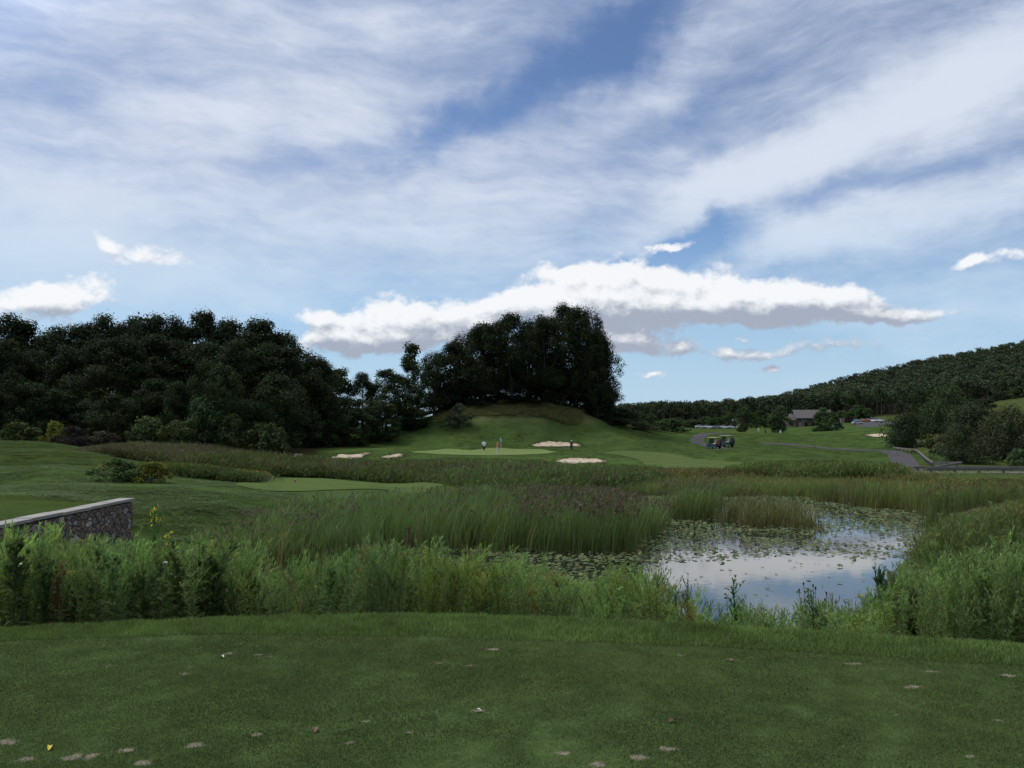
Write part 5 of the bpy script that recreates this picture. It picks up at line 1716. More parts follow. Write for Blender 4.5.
# ------------------------------------------------------------------ house before the forest
m_roof = simple('grey shingle roof', (0.085, 0.076, 0.072), 0.85, var=0.25, scale=1.5, bump=0.3)
m_clad = simple('brown timber cladding', (0.060, 0.044, 0.036), 0.8, var=0.25, scale=1.2)
m_stucco = simple('tan stone facing', (0.20, 0.155, 0.12), 0.9, var=0.25, scale=2.5, bump=0.4)
m_trim = simple('white trim', (0.62, 0.61, 0.58), 0.6)
m_glass = simple('dark window glass', (0.03, 0.035, 0.042), 0.08, var=0.1)
m_dark = simple('dark finish', (0.02, 0.02, 0.02), 0.8)  # near-black colour for door frames, posts and the marker spike
hx, hy, hz_ = foot(786, 420)
house = empty('clubhouse', (hx, hy, hz_ - 0.2), R(-3))
tag(house, 'two storey brown house with wide grey gable roof before the forest', 'house')


def gable(mb, x0, x1, y0, y1, ze, zr, ov=0.5, th=0.22):
    """ridge along X"""
    ym = (y0 + y1) / 2; s = (zr - ze) / (ym - y0)
    lo = ze - s * ov
    for sg in (-1, 1):
        ye = (y0 - ov) if sg < 0 else (y1 + ov)
        v = [(x0 - ov, ye, lo), (x1 + ov, ye, lo), (x1 + ov, ym, zr), (x0 - ov, ym, zr)]
        v = v + [(a, b, c + th) for a, b, c in v]
        mb.add(v, [[0, 1, 2, 3], [4, 7, 6, 5], [0, 4, 5, 1], [1, 5, 6, 2], [2, 6, 7, 3], [3, 7, 4, 0]])


def gable_wall(mb, x0, x1, y0, y1, z0, ze, zr):
    ym = (y0 + y1) / 2
    v = [(x0, y0, z0), (x1, y0, z0), (x1, y1, z0), (x0, y1, z0), (x0, y0, ze), (x1, y0, ze), (x1, y1, ze), (x0, y1, ze), (x0, ym, zr), (x1, ym, zr)]
    mb.add(v, [[0, 1, 5, 4], [2, 3, 7, 6], [1, 2, 6, 9, 5], [3, 0, 4, 8, 7], [4, 5, 9, 8], [6, 7, 8, 9], [0, 3, 2, 1]])


mb = MB(); gable_wall(mb, 5.0, 21.5, 0, 9, 0, 4.9, 8.3); mb.build('wall', m_clad, house)
rb = MB(); gable(rb, 5.0, 21.5, 0, 9, 4.95, 8.4, 0.7); rf = rb.build('roof', m_roof, house)
MB().box((17.5, 4.5, 8.6), (0.5, 0.5, 1.0), bevel=0.02).build('chimney', m_trim, rf)
mb = MB(); gable_wall(mb, 0.2, 4.99, 1.0, 8, 0, 3.8, 6.4); mb.build('wing', m_stucco, house)
rb = MB(); gable(rb, 0.2, 4.6, 1.0, 8, 3.85, 6.5, 0.5); rb.build('wing_roof', m_roof, house)
MB().box((7.2, -0.12, 1.3), (2.6, 0.22, 2.6), bevel=0.02).build('stone_pier', m_stucco, house)
mb = MB(); mb.box((14.5, -1.2, 2.45), (13.2, 2.4, 0.22), bevel=0.02); mb.build('balcony_deck', m_clad, house)
for i in range(6):
    MB().box((8.0 + i * 2.55, -2.28, 1.15), (0.2, 0.2, 2.36)).build('balcony_post', m_clad, house)
mb = MB(); mb.box((14.5, -2.35, 3.5), (13.2, 0.08, 0.09)); mb.box((14.5, -2.35, 2.75), (13.2, 0.06, 0.06))
for i in range(66): mb.box((8.0 + i * 0.2, -2.35, 3.12), (0.04, 0.04, 0.66))
mb.build('balcony_rail', m_clad, house)
for i, xw in enumerate((8.6, 11.4, 14.2, 17.0, 19.6)):
    f_ = MB().box((xw, -0.03, 3.75), (1.7, 0.12, 1.5), bevel=0.01).build('window', m_trim if i % 2 == 0 else m_clad, house)
    MB().box((xw, -0.10, 3.75), (1.45, 0.05, 1.26)).build('pane', m_glass, f_)
for i, xw in enumerate((9.8, 12.6, 16.6)):
    f_ = MB().box((xw, -0.03, 1.15), (2.2, 0.12, 2.2), bevel=0.01).build('door', m_trim if i == 1 else m_dark, house)
    MB().box((xw, -0.10, 1.15), (1.9, 0.05, 1.95)).build('pane', m_glass, f_)
f_ = MB().box((2.6, 0.97, 2.0), (1.5, 0.12, 1.6), bevel=0.01).build('window', m_trim, house)
MB().box((2.6, 0.90, 2.0), (1.25, 0.05, 1.35)).build('pane', m_glass, f_)

# ------------------------------------------------------------------ cars in the far lot
m_tyre = simple('black rubber', (0.018, 0.018, 0.019), 0.8)
m_rim = simple('grey wheel', (0.14, 0.14, 0.14), 0.5)
m_lampred = simple('red tail lamp', (0.35, 0.02, 0.02), 0.3)
m_headl = simple('clear lamp', (0.6, 0.6, 0.6), 0.15)


def paint_mat(nm, c): return simple(nm, c, 0.28, var=0.05, spec=0.6)


def loft(sections, mat, name, parent):
    """rings of equal length joined along Y"""
    mb = MB(); n = len(sections[0]); V = [q for s in sections for q in s]; f = []
    for i in range(len(sections) - 1):
        for k in range(n): f.append([i * n + k, i * n + (k + 1) % n, (i + 1) * n + (k + 1) % n, (i + 1) * n + k])
    f.append(list(range(n))[::-1]); f.append([(len(sections) - 1) * n + k for k in range(n)])
    mb.add(V, f); return mb.build(name, mat, parent, smooth=False)


def wheel(parent, x, y, r_=0.33, w_=0.22):
    wl = MB().tube([(x - w_ / 2, y, r_), (x - w_ / 2 + .03, y, r_), (x + w_ / 2 - .03, y, r_), (x + w_ / 2, y, r_)], [r_ - .03, r_, r_, r_ - .03], 18).build('wheel', m_tyre, parent)
    s = 1 if x > 0 else -1
    MB().tube([(x + s * w_ * .44, y, r_), (x + s * w_ * .54, y, r_)], r_ * 0.6, 14).build('rim', m_rim, wl)


def car(px, Yd, rz, color, name, label, van=False):
    x, y, z = foot(px, Yd)
    o = empty(name, (x, y, z + 0.09), rz); tag(o, label, 'van' if van else 'car', None)
    mp = paint_mat(name + ' paint', color)
    def ring(hw, z0, z1, ch=0.10):
        return [(-hw + ch, z0), (hw - ch, z0), (hw, z0 + ch), (hw, z1 - ch), (hw - ch, z1), (-hw + ch, z1), (-hw, z1 - ch), (-hw, z0 + ch)]
    L = 2.25
    body = [(-L, 0.78, 0.35, 0.72), (-L + .12, 0.85, 0.24, 0.86), (-1.2, 0.88, 0.22, 0.95), (0.6, 0.88, 0.22, 0.98), (1.7, 0.87, 0.22, 1.0), (L - .1, 0.84, 0.26, 0.96), (L, 0.78, 0.36, 0.85)]
    loft([[(a, yy, b_) for a, b_ in ring(hw, z0, z1)] for yy, hw, z0, z1 in body], mp, 'body', o)
    zt = 1.95 if van else 1.45
    cab = [(-1.25, 0.76, 0.93, 0.96), (-0.55, 0.72, 0.93, zt - .04), (0.2, 0.70, 0.93, zt), (1.3 if not van else 1.9, 0.68, 0.93, zt - .05), (2.0 if not van else 2.15, 0.72, 0.93, 0.99)]
    cb = loft([[(a, yy, b_) for a, b_ in ring(hw, z0, max(z1, z0 + .03), 0.02 if z1 < 1.1 else 0.12)] for yy, hw, z0, z1 in cab], m_glass, 'windows', o)
    MB().box((0, 0.45 if not van else 0.75, zt - 0.02), (1.20, 1.7 if not van else 2.5, 0.07), bevel=0.02).build('roof', mp, o)
    for sx in (-1, 1):
        for yy in (-1.4, 1.35): wheel(o, sx * 0.80, yy)
        MB().box((sx * 0.6, -L + 0.03, 0.66), (0.3, 0.10, 0.14), bevel=0.02).build('headlight', m_headl, o)
        MB().box((sx * 0.62, L - 0.04, 0.74), (0.26, 0.10, 0.16), bevel=0.02).build('tail_light', m_lampred, o)
        MB().box((sx * 0.95, -0.75, 1.02), (0.16, 0.10, 0.11), bevel=0.02).build('mirror', mp, o)
    return o


car(874.5, 388, R(4), (0.55, 0.55, 0.54), 'parked_van', 'white van parked facing out at the lot, left of the white car', True)
car(880.8, 386, R(-6), (0.50, 0.50, 0.50), 'parked_car', 'white car at the right end of the lot beside dark bushes')
car(868.2, 392, R(3), (0.20, 0.03, 0.022), 'parked_car', 'red car parked just left of the white van')
car(862.5, 392, R(-3), (0.26, 0.07, 0.03), 'parked_car', 'orange red car between the red and blue cars')
car(856.2, 391, R(5), (0.04, 0.14, 0.28), 'parked_car', 'bright blue car parked beside the dark red bush')
car(857.5, 372, R(95), (0.4, 0.4, 0.4), 'parked_car', 'white car side on below the blue car')
for i, (px, c_, lab) in enumerate(((700.5, (0.55, 0.56, 0.57), 'silver car leftmost of the far row behind the yellow lawn'), (708.5, (0.72, 0.72, 0.72), 'white car second from left in the far row'),
                                   (716.5, (0.20, 0.22, 0.25), 'dark grey car in the middle of the far row'), (724.5, (0.70, 0.70, 0.70), 'white car right of the dark grey car in the far row'),
                                   (732.5, (0.50, 0.52, 0.54), 'silver car at the right end of the far row'))):
    car(px, 392, R(88 + 4 * (i % 2)), c_, 'parked_car', lab)

# small fixed things on the far lawn
m_cream = simple('cream render', (0.50, 0.46, 0.36), 0.8)
x, y, z = foot(735, 410)
o = empty('kiosk', (x, y, z)); tag(o, 'small cream kiosk half hidden by the dark round tree', 'kiosk')
MB().box((0, 0, 2.0), (2.0, 2.0, 4.2), bevel=0.03).build('wall', m_cream, o)
mb = MB(); gable(mb, -1.0, 1.0, -1.0, 1.0, 4.0, 4.8, 0.2, 0.12); mb.build('roof', m_roof, o)
MB().box((0, -1.01, 1.2), (0.9, 0.06, 2.0), bevel=0.01).build('door', m_clad, o)
x, y, z = foot(842.5, 395)
o = empty('stone_sign', (x, y, z)); tag(o, 'squat tan stone pillar beside the dark red bush', 'pillar')
MB().box((0, 0, 1.0), (1.9, 0.7, 2.2), bevel=0.04).build('shaft', m_stucco, o)
MB().box((0, 0, 2.2), (2.2, 0.95, 0.2), bevel=0.03).build('cap_stone', m_cap, o)
for px, Yd, h_, w_, lab, mt in ((758.5, 330, 1.1, 0.5, 'small white marker post standing on the lawn left of the loose green tree', m_trim), (765.3, 240, 1.1, 0.35, 'short dark post on the lawn below the loose green tree', m_dark),
                                (780.5, 268, 0.7, 0.55, 'low white marker at the foot of the loose green tree', m_trim)):
    x, y, z = foot(px, Yd)
    o = empty('marker_post', (x, y, z)); tag(o, lab, 'post')
    MB().box((0, 0, h_ / 2 - .1), (w_, w_ * .6, h_), bevel=0.05, taper=0.85).build('shaft', mt, o)
    MB().box((0, 0, h_ - .07), (w_ * 1.05, w_ * .7, 0.07), bevel=0.02).build('post_top', mt, o)

# teal box and red tee markers
m_teal = simple('teal plastic', (0.04, 0.26, 0.32), 0.4)
m_red = simple('red painted wood', (0.30, 0.03, 0.025), 0.5)
x, y, z = at(365, 463.6, 108)
o = empty('teal_box', (x, y, z)); tag(o, 'small teal box showing above the weeds before the bunkers', 'box')
gz = foot(365, 108)[2]
MB().box((0, 0, 0.10), (0.36, 0.30, 0.22), bevel=0.05, taper=0.8).build('housing', m_teal, o)
MB().tube([(0, 0, gz - z - 0.2), (0, 0, -0.02)], 0.04, 8).build('post', m_dark, o)
x, y, z = hit(295, 482.5, 40)
o = empty('tee_marker', (x, y, z + 0.04)); tag(o, 'small red tee marker on the pale second tee', 'tee marker')
MB().ball((0, 0, 0.07), 0.07, 14, 10).build('marker_ball', m_red, o, True)
MB().tube([(0, 0, -0.15), (0, 0, 0.02)], 0.02, 6).build('spike', m_dark, o)

# ------------------------------------------------------------------ golf carts
m_teal2 = simple('green cart paint', (0.016, 0.055, 0.050), 0.35)
m_ctop = simple('beige canopy', (0.40, 0.36, 0.22), 0.6)
m_seat = simple('cream vinyl', (0.55, 0.52, 0.44), 0.6)
m_blk = simple('black plastic', (0.02, 0.02, 0.022), 0.5)
m_clear = simple('tinted windscreen', (0.10, 0.12, 0.12), 0.1)


def cart(px, Yd, rz, label):
    """front towards local -Y"""
    x, y, z = foot(px, Yd)
    o = empty('golf_cart', (x, y, z + 0.05), rz); tag(o, label, 'golf cart', 'golf carts parked on the path')
    prof = [(-1.15, 0.30), (1.05, 0.30), (1.15, 0.50), (1.12, 0.78), (0.35, 0.80), (0.30, 0.42), (-0.45, 0.40), (-0.62, 0.80), (-1.05, 0.72), (-1.20, 0.48)]
    n = len(prof); mb = MB()
    V = [(-0.58, a, b_) for a, b_ in prof] + [(0.58, a, b_) for a, b_ in prof]
    f = [list(range(n)), list(range(n, 2 * n))[::-1]] + [[k, (k + 1) % n, n + (k + 1) % n, n + k] for k in range(n)]
    mb.add(V, f); mb.build('body', m_teal2, o)
    st = MB().box((0, 0.62, 0.87), (1.08, 0.52, 0.14), bevel=0.05).build('seat', m_seat, o)
    MB().box((0, 0.93, 1.15), (1.08, 0.12, 0.42), rx=R(-8), bevel=0.05).build('seat_back', m_seat, st)
    MB().box((0, 0.10, 1.84), (1.22, 1.95, 0.09), bevel=0.04).build('canopy', m_ctop, o)
    for sx in (-1, 1):
        MB().tube([(sx * 0.54, -0.66, 0.76), (sx * 0.53, -0.5, 1.3), (sx * 0.50, -0.36, 1.80)], 0.022, 6).build('strut', m_blk, o)
        MB().tube([(sx * 0.54, 1.08, 0.78), (sx * 0.52, 1.0, 1.80)], 0.022, 6).build('strut', m_blk, o)
        for yy in (-0.78, 0.78): wheel(o, sx * 0.52, yy, 0.23, 0.20)
        MB().box((sx * 0.36, -1.155, 0.58), (0.18, 0.05, 0.10), bevel=0.015).build('headlight', m_headl, o)
    MB().box((0, -0.50, 1.28), (1.02, 0.02, 0.86), rx=R(-17)).build('windscreen', m_clear, o)
    sw = MB()
    ring_ = [(-0.27 + 0.17 * math.cos(a), -0.20 + 0.10 * math.sin(a), 1.02 + 0.13 * math.sin(a)) for a in np.linspace(0, 2 * math.pi, 17)]
    sw.tube(ring_, 0.016, 6, False); sw.tube([(-0.27, -0.20, 1.02), (-0.27, -0.48, 0.78)], 0.02, 6); sw.build('steering_wheel', m_blk, o)
    MB().box((0, 1.30, 0.58), (0.95, 0.34, 0.05), bevel=0.01).box((0, 1.20, 0.98), (0.95, 0.05, 0.05)).build('bag_rack', m_blk, o)
    return o


def golf_bag(cart_o, lx, color, label):
    c_ = simple('bag ' + label[:12], color, 0.6)
    M = Matrix.Translation(cart_o.location) @ Matrix.Rotation(cart_o.rotation_euler.z, 4, 'Z')
    w_ = M @ Vector((lx, 1.34, 0.61))
    o = empty('golf_bag', w_, cart_o.rotation_euler.z); o.rotation_euler = (R(8), 0, cart_o.rotation_euler.z); tag(o, label, 'golf bag')
    MB().tube([(0, 0, 0), (0, 0, 0.03), (0, 0, 0.40), (0, 0, 0.78), (0, 0, 0.84)], [0.11, 0.13, 0.125, 0.14, 0.145], 14).build('bag_body', c_, o, True)
    MB().box((0, 0.13, 0.30), (0.18, 0.10, 0.42), bevel=0.03).build('pocket', c_, o)
    for k in range(7):
        a = k * 0.9; mb = MB()
        mb.tube([(0.07 * math.cos(a), 0.07 * math.sin(a), 0.6), (0.09 * math.cos(a), 0.09 * math.sin(a), 1.06 + 0.03 * (k % 3))], 0.008, 5)
        mb.box((0.09 * math.cos(a) + .03, 0.09 * math.sin(a), 1.09 + 0.03 * (k % 3)), (0.10, 0.06, 0.06), bevel=0.015); mb.build('club', m_blk, o)
    return o


ca = cart(713.6, 141, R(-150), 'golf cart with red bag, the left of two')
cb_ = cart(726, 144.5, R(-140), 'golf cart with dark blue bags, the right of two')
golf_bag(ca, 0.24, (0.24, 0.02, 0.03), 'red golf bag strapped behind the left golf cart')
golf_bag(ca, -0.24, (0.02, 0.02, 0.03), 'black golf bag beside the red bag on the left golf cart')
golf_bag(cb_, 0.24, (0.03, 0.035, 0.085), 'dark blue golf bag on the outer side of the right golf cart')
golf_bag(cb_, -0.24, (0.018, 0.02, 0.045), 'blackish blue golf bag on the inner side of the right golf cart')

# ------------------------------------------------------------------ golfers
m_skin = simple('skin', (0.42, 0.26, 0.19), 0.55, var=0.05)


def solid(mb, name, mat, parent, voxel=0.012, smooth_it=4):
    """fuse overlapping shapes into one continuous surface"""
    o = mb.build(name, mat, parent, True)
    m = o.modifiers.new('r', 'REMESH'); m.mode = 'VOXEL'; m.voxel_size = voxel; m.use_smooth_shade = True
    s = o.modifiers.new('s', 'SMOOTH'); s.iterations = smooth_it; s.factor = 0.5
    dg = bpy.context.evaluated_depsgraph_get(); dg.update()
    me = bpy.data.meshes.new_from_object(o.evaluated_get(dg))
    o.modifiers.clear(); o.data = me
    if not me.materials: me.materials.append(mat)
    for p_ in me.polygons: p_.use_smooth = True
    return o


def limb(mb, pts, rad, n=10):
    mb.tube(pts, rad, n)
    for q, r_ in zip(pts, rad): mb.ball(q, r_, 10, 7)


def hand(mb, wrist, d, side, curl=0.5):
    """palm, four unequal bent fingers and a thumb leaving the side of the palm"""
    d = Vector(d).normalized(); s = Vector(side).normalized(); nrm = d.cross(s).normalized()
    w_ = Vector(wrist); pc = w_ + d * 0.05
    for k in range(-2, 3): limb(mb, [w_ + s * 0.010 * k, w_ + d * 0.085 + s * 0.017 * k], [0.016, 0.013], 6)
    for k, L in zip((-1.5, -0.5, 0.5, 1.5), (0.062, 0.078, 0.082, 0.070)):
        a = w_ + d * 0.085 + s * 0.021 * k; c_ = a + d * L * 0.5 + nrm * L * 0.18 * curl
        limb(mb, [a, c_, c_ + d * L * 0.35 * (1 - curl * .6) + nrm * L * 0.45 * curl], [0.0095, 0.0088, 0.0075], 6)
    a = w_ + d * 0.025 + s * 0.028
    limb(mb, [a, a + d * 0.03 + s * 0.026, a + d * 0.062 + s * 0.030 + nrm * 0.015], [0.012, 0.0105, 0.009], 6)


def person(px, Yd, rz, hgt, label, shirt, shorts, long_leg, hat, armL, armR, stride=0.06, lean=0.0, shoe=(0.6, 0.6, 0.58), hair=(0.05, 0.035, 0.025)):
    """facing local -Y; armL/armR: (elbow, wrist, hand direction)"""
    x, y, z = foot(px, Yd)
    o = empty('person', (x, y, z + 0.06), rz); k = hgt / 1.78; o.scale = (k,) * 3
    tag(o, label, 'person')
    hip = 0.93; sh = 1.46; ly = -lean
    b = MB()
    limb(b, [(0, 0, hip), (0, 0.01 + ly * .3, 1.12), (0, 0.0 + ly * .7, 1.30), (0, ly, 1.42)], [0.135, 0.128, 0.145, 0.115])
    limb(b, [(-0.10, 0, hip - .01), (0.10, 0, hip - .01)], [0.115, 0.115])
    limb(b, [(-0.17, ly, sh - .02), (0.17, ly, sh - .02)], [0.075, 0.075])
    limb(b, [(0, ly, 1.45), (0, ly - 0.02, 1.58)], [0.062, 0.055])
    hc = Vector((0, ly - 0.03, 1.665))
    b.ball(hc, (0.077, 0.097, 0.115), 16, 12); b.ball(hc + Vector((0, -0.03, -0.055)), (0.055, 0.062, 0.055), 12, 8)
    b.ball(hc + Vector((0, -0.103, -0.012)), (0.013, 0.018, 0.022), 8, 6)
    for sx in (-1, 1):
        b.ball(hc + Vector((sx * 0.078, 0.005, -0.01)), (0.010, 0.020, 0.030), 8, 6)
        b.ball(hc + Vector((sx * 0.033, -0.090, 0.022)), (0.016, 0.010, 0.008), 8, 6)
        fy = stride * sx
        kn, an = (sx * 0.105, fy * 0.6 - 0.02, 0.50), (sx * 0.11, fy * 1.2 + 0.02, 0.09)
        limb(b, [(sx * 0.095, 0, hip - .04), kn], [0.088, 0.060]); limb(b, [kn, (sx * 0.108, fy * .9 + 0.02, 0.34), an], [0.058, 0.058, 0.038])
        limb(b, [(an[0], an[1] + .02, 0.045), (an[0], an[1] - 0.16, 0.03)], [0.038, 0.028])
    S = {}
    for sx, arm in ((-1, armL), (1, armR)):
        s0 = Vector((sx * 0.195, ly, sh - .03)); e, w_, hd = map(Vector, arm)
        limb(b, [s0, e], [0.052, 0.040]); limb(b, [e, w_], [0.040, 0.027])
        hand(b, w_, hd, (-sx * .3, -1, 0)); S[sx] = (s0, e)
    body = solid(b, 'body', m_skin, o, 0.0095, 2)
    c = MB()
    limb(c, [(0, 0, hip + .02), (0, 0.01 + ly * .3, 1.12), (0, ly * .7, 1.30), (0, ly, 1.43)], [0.158, 0.152, 0.165, 0.13])
    limb(c, [(-0.18, ly, sh - .025), (0.18, ly, sh - .025)], [0.088, 0.088])
    for sx in (-1, 1):
        s0, e = S[sx]; limb(c, [s0, s0.lerp(e, 0.8)], [0.074, 0.068])
    solid(c, 'shirt', simple('shirt ' + label[:14], shirt, 0.8, var=0.08), o, 0.014)
    c = MB()
    limb(c, [(-0.09, 0, hip), (0.09, 0, hip)], [0.142, 0.142])
    for sx in (-1, 1):
        fy = stride * sx
        if long_leg: limb(c, [(sx * 0.095, 0, hip - .04), (sx * 0.105, fy * .6 - .02, .5), (sx * 0.11, fy * 1.1 + .01, 0.12)], [0.112, 0.088, 0.072])
        else: limb(c, [(sx * 0.095, 0, hip - .04), (sx * 0.105, fy * .6 - .02, .53)], [0.115, 0.098])
    solid(c, 'trousers' if long_leg else 'shorts', simple('legwear ' + label[:14], shorts, 0.8, var=0.08), o, 0.014)
    for sx in (-1, 1):
        fy = stride * sx * 1.2 + .02
        MB().box((sx * 0.11, fy - 0.06, 0.035), (0.10, 0.28, 0.09), bevel=0.03).build('shoe', simple('shoe leather', shoe, 0.6), o, True)
    c = MB(); c.ball(hc + Vector((0, 0.012, 0.028)), (0.086, 0.098, 0.100), 14, 10)
    if hat is not None:
        c.box(hc + Vector((0, -0.115, 0.045)), (0.13, 0.11, 0.018), rx=R(8), bevel=0.006)
        solid(c, 'cap', simple('cap cloth', hat, 0.8), o, 0.008, 2)
        c = MB(); c.ball(hc + Vector((0, 0.022, -0.005)), (0.081, 0.085, 0.075), 12, 8)
    solid(c, 'hair', simple('hair', hair, 0.7), o, 0.008, 2)
    return o


down = lambda sx, f=0.0: ((sx * 0.27, 0.03 - f, 1.17), (sx * 0.27, -0.06 - 1.6 * f, 0.93), (0, -0.15, -1))
person(484.0, 129, R(200), 1.78, 'person in white shirt and black shorts standing at the left of the green', (0.75, 0.75, 0.76), (0.02, 0.02, 0.022), False, None, down(-1), down(1), 0.10)
p2 = person(497.6, 126, R(70), 1.72, 'person in orange shirt and pale trousers holding the flagstick', (0.62, 0.17, 0.06), (0.50, 0.49, 0.46), True, (0.35, 0.30, 0.22),
            down(-1), ((0.30, -0.14, 1.22), (0.25, -0.36, 1.16), (0, -0.9, 0.1)), 0.12)
person(571.2, 141, R(160), 1.70, 'person in black with a white cap standing before the back bunker', (0.022, 0.022, 0.026), (0.028, 0.028, 0.034), True, (0.72, 0.72, 0.72),
       ((-0.24, -0.12, 1.18), (-0.06, -0.30, 0.98), (0.3, -0.3, -1)), ((0.24, -0.12, 1.18), (0.06, -0.30, 0.98), (-0.3, -0.3, -1)), 0.05, lean=0.06)
# flagstick in the hand of the person in orange
M = Matrix.Translation(p2.location) @ Matrix.Rotation(p2.rotation_euler.z, 4, 'Z') @ Matrix.Scale(1.72 / 1.78, 4)
hp_ = M @ Vector((0.25, -0.46, 1.16))
fs = empty('flagstick', hp_); fs.rotation_euler = (R(3), R(-7), 0); tag(fs, 'white flagstick with pale blue flag held by the person in orange', 'flagstick')
m_white = simple('white painted rod', (0.75, 0.75, 0.75), 0.4)
MB().tube([(0, 0, -1.0), (0, 0, 1.25)], 0.016, 8).build('pole', m_white, fs)
fl = []
for i in range(9):
    u = i / 8; fl.append([(0.016 + 0.20 * u, 0.05 * math.sin(u * 5), 1.22 - j * 0.115 - 0.30 * u) for j in range(5)])
mb = MB(); mb.add([q for c_ in fl for q in c_], [[i * 5 + j, (i + 1) * 5 + j, (i + 1) * 5 + j + 1, i * 5 + j + 1] for i in range(8) for j in range(4)])
flo = mb.build('flag', simple('pale blue cloth', (0.42, 0.55, 0.62), 0.8), fs, True)
sol = flo.modifiers.new('t', 'SOLIDIFY'); sol.thickness = 0.004

# ------------------------------------------------------------------ single plants that stand out of the weeds
m_stalk = simple('rusty dry stalk', (0.085, 0.045, 0.028), 0.9, var=0.3, scale=20)


def lone_plant(px, Yd, top, seed, label, flower=0, name='tall_weed', n=90, branches=14, leaf=0.12, w=0.010, fc=(0.60, 0.50, 0.03), g1=(0.040, 0.086, 0.030), g2=(0.085, 0.16, 0.052), lean=0.05, width=1.0):
    x, y, z = foot(px, Yd)
    h = EYE - (top - HORIZON) / F * Yd - z
    rr = np.random.default_rng(seed)
    v, f, k = weed(rr, 1.0, n=n, branches=branches, flower=flower, leaf=leaf, w=w, lean=lean)
    V = v * (width, width, h)
    w1 = np.clip(k, 0, 1)[:, None]; Cc = np.array(g1) * (1 - w1) + np.array(g2) * w1; Cc[k > 1.5] = fc
    o = empty(name, (x, y, z - 0.02)); tag(o, label, 'plant')
    isf = np.nonzero((k[f] > 1.5).all(1))[0]
    def sub(sel, nm):
        ff = f[sel]; u, inv = np.unique(ff, return_inverse=True)
        link(nm, raw_mesh(nm, V[u], inv.reshape(ff.shape), m_weed, Cc[u]), o)
    rest = np.setdiff1d(np.arange(len(f)), isf)
    sub(rest, 'foliage')
    if len(isf): sub(isf, 'flower_head')
    return o


lone_plant(157, 10.8, 511, 900, 'tall yellow flowered weed standing above the left bank', flower=26, fc=(0.62, 0.52, 0.06), lean=0.02, branches=18)
lone_plant(733, 9.5, 577, 901, 'single feathery weed rising alone in front of open water', lean=0.03, branches=18)
lone_plant(685, 9.9, 572, 902, 'slim leaning weed tip at the left side of the open water', lean=0.10, branches=8, width=0.7)
lone_plant(877, 10.2, 569, 903, 'dark bushy upright weed at the right side of the open water', n=150, branches=26, leaf=0.15, w=0.013, g1=(0.036, 0.072, 0.034), g2=(0.065, 0.12, 0.05))
lone_plant(884, 10.6, 574, 906, 'second dark upright weed just right of the bushy dark one', n=120, branches=20, leaf=0.14, w=0.013, g1=(0.036, 0.072, 0.034), g2=(0.065, 0.12, 0.05))
lone_plant(957, 9.6, 596, 904, 'weed with one yellow bloom low on the right bank', flower=8, fc=(0.68, 0.42, 0.02))
lone_plant(811, 9.2, 588, 905, 'weed with dark red seed heads over the water', flower=0, lean=0.02)
# dark red seed heads over the water
o = empty('seed_head_plant', foot(815, 9.3)); tag(o, 'thin stalks with dark red seed heads rising before the open water', 'plant')
m_seed = simple('dark red seed head', (0.065, 0.018, 0.018), 0.9)
for i, (px, py) in enumerate(((803.5, 583.5), (799, 590), (813, 585.5), (815.5, 588), (826.5, 593), (825, 599.5))):
    hx_, hy_, hz2 = at(px, py, 9.3); b_ = Vector((hx_, hy_, hz2)) - o.location
    st_ = MB().tube([(b_.x * 0.5, 0, 0), (b_.x * 0.85, 0, b_.z * 0.6), b_], 0.0028, 5).build('stalk', m_stalk, o)
    MB().ball(b_, (0.010, 0.010, 0.017), 8, 6).build('seed_head', m_seed, st_, True)
x, y, z = foot(408.5, 11.5)
o = empty('dead_stalk', (x, y, z)); tag(o, 'tall rusty brown dead flower stalk above the middle weeds', 'plant')
tz = EYE - (525 - HORIZON) / F * 11.5 - z
MB().tube([(0, 0, 0), (0.01, 0, tz * .5), (0.004, 0, tz * 0.72)], [0.014, 0.012, 0.011], 7).build('stem', m_stalk, o)
mb = MB(); mb.tube([(0.004, 0, tz * 0.70), (0.006, 0, tz * 0.78), (0.010, 0, tz * 0.93), (0.012, 0, tz)], [0.012, 0.026, 0.022, 0.006], 8)
rr = np.random.default_rng(7)
for i in range(70):
    q = rr.uniform(0.72, 0.99); a = rr.uniform(0, 6.28); mb.ball((0.008 + 0.022 * math.cos(a), 0.022 * math.sin(a), tz * q), 0.008, 5, 4)
mb.build('seed_spike', m_stalk, o)
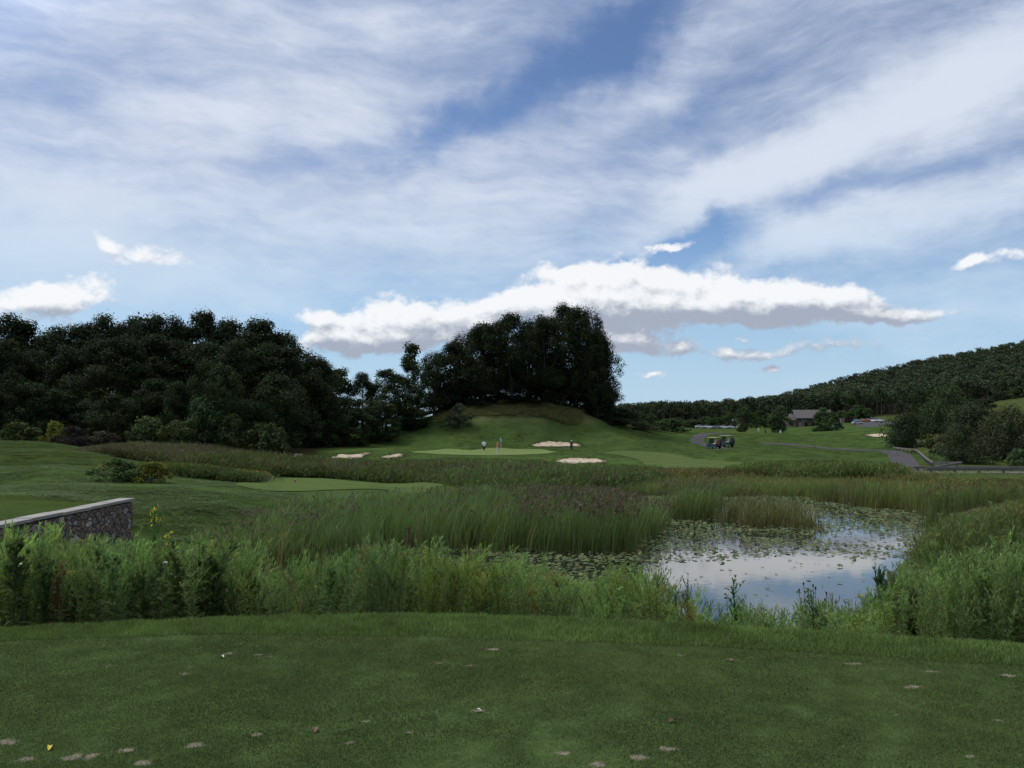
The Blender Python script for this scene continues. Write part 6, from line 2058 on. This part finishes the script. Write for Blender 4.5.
# white blooms among the bank weeds
m_petal = simple('white petals', (0.78, 0.78, 0.74), 0.7); m_gstem = simple('green stem', (0.05, 0.09, 0.03), 0.8)
for px, py, Yd, lab in ((22.5, 564.5, 9.6, 'single white bloom in the weeds at far left'), (166.5, 562.5, 9.7, 'single white bloom in the weeds below the yellow flowered weed')):
    x, y, z = at(px, py, Yd - 0.6); gz = float(ground(x, y))
    o = empty('white_flower', (x, y, gz)); tag(o, lab, 'flower'); hh_ = z - gz
    MB().tube([(0, 0, 0), (0, 0.02, hh_ * .6), (0, 0, hh_)], 0.004, 5).build('stem', m_gstem, o)
    mb = MB()
    for k in range(7):
        a = k * 0.9; mb.ball((0.018 * math.cos(a), 0.018 * math.sin(a) - .01, hh_ + 0.006 * (k % 2)), (0.014, 0.014, 0.008), 7, 5)
    mb.build('petals', m_petal, o, True)

# fallen leaves on the tee
m_brleaf = simple('dry brown leaf', (0.10, 0.045, 0.025), 0.8); m_yl = simple('yellow petal leaf', (0.55, 0.45, 0.04), 0.7); m_pale = simple('pale dry leaf', (0.45, 0.42, 0.34), 0.8)
for px, py, s_, m_, lab in ((315, 730, .035, m_brleaf, 'dark brown fallen leaf on the tee left of centre'), (672, 721, .028, m_brleaf, 'reddish brown fallen leaf on the tee right of centre'),
                            (50, 748, .025, m_yl, 'tiny yellow fallen leaf near the bottom left of the tee'), (478, 711, .022, m_pale, 'pale curled leaf on the middle of the tee'),
                            (222, 657, .025, m_pale, 'small pale scrap of leaf near the tee front edge'), (730, 660.5, .030, m_brleaf, 'brown leaf by the front edge of the tee right of centre')):
    x, y = on_plane(px, py, 0.012)
    n = 9; V = []
    rr = np.random.default_rng(int(px))
    a0 = rr.uniform(0, 6.28)
    for i in range(n):
        u = i / (n - 1); w_ = 0.45 * s_ * math.sin(math.pi * min(1, u * .94 + .03)) ** 0.8
        for sg in (-1, 0, 1):
            lx, ly_ = (u - .5) * 2 * s_, sg * w_
            V.append((lx * math.cos(a0) - ly_ * math.sin(a0), lx * math.sin(a0) + ly_ * math.cos(a0), 0.006 + abs(sg) * 0.008 * math.sin(3 * u) + 0.006 * math.sin(4 * u)))
    f = [[i * 3 + j, i * 3 + j + 1, (i + 1) * 3 + j + 1, (i + 1) * 3 + j] for i in range(n - 1) for j in range(2)]
    o = MB().add(V, f).build('fallen_leaf', m_); o.location = (x, y, 0.008); tag(o, lab, 'leaf')
    so = o.modifiers.new('t', 'SOLIDIFY'); so.thickness = 0.001
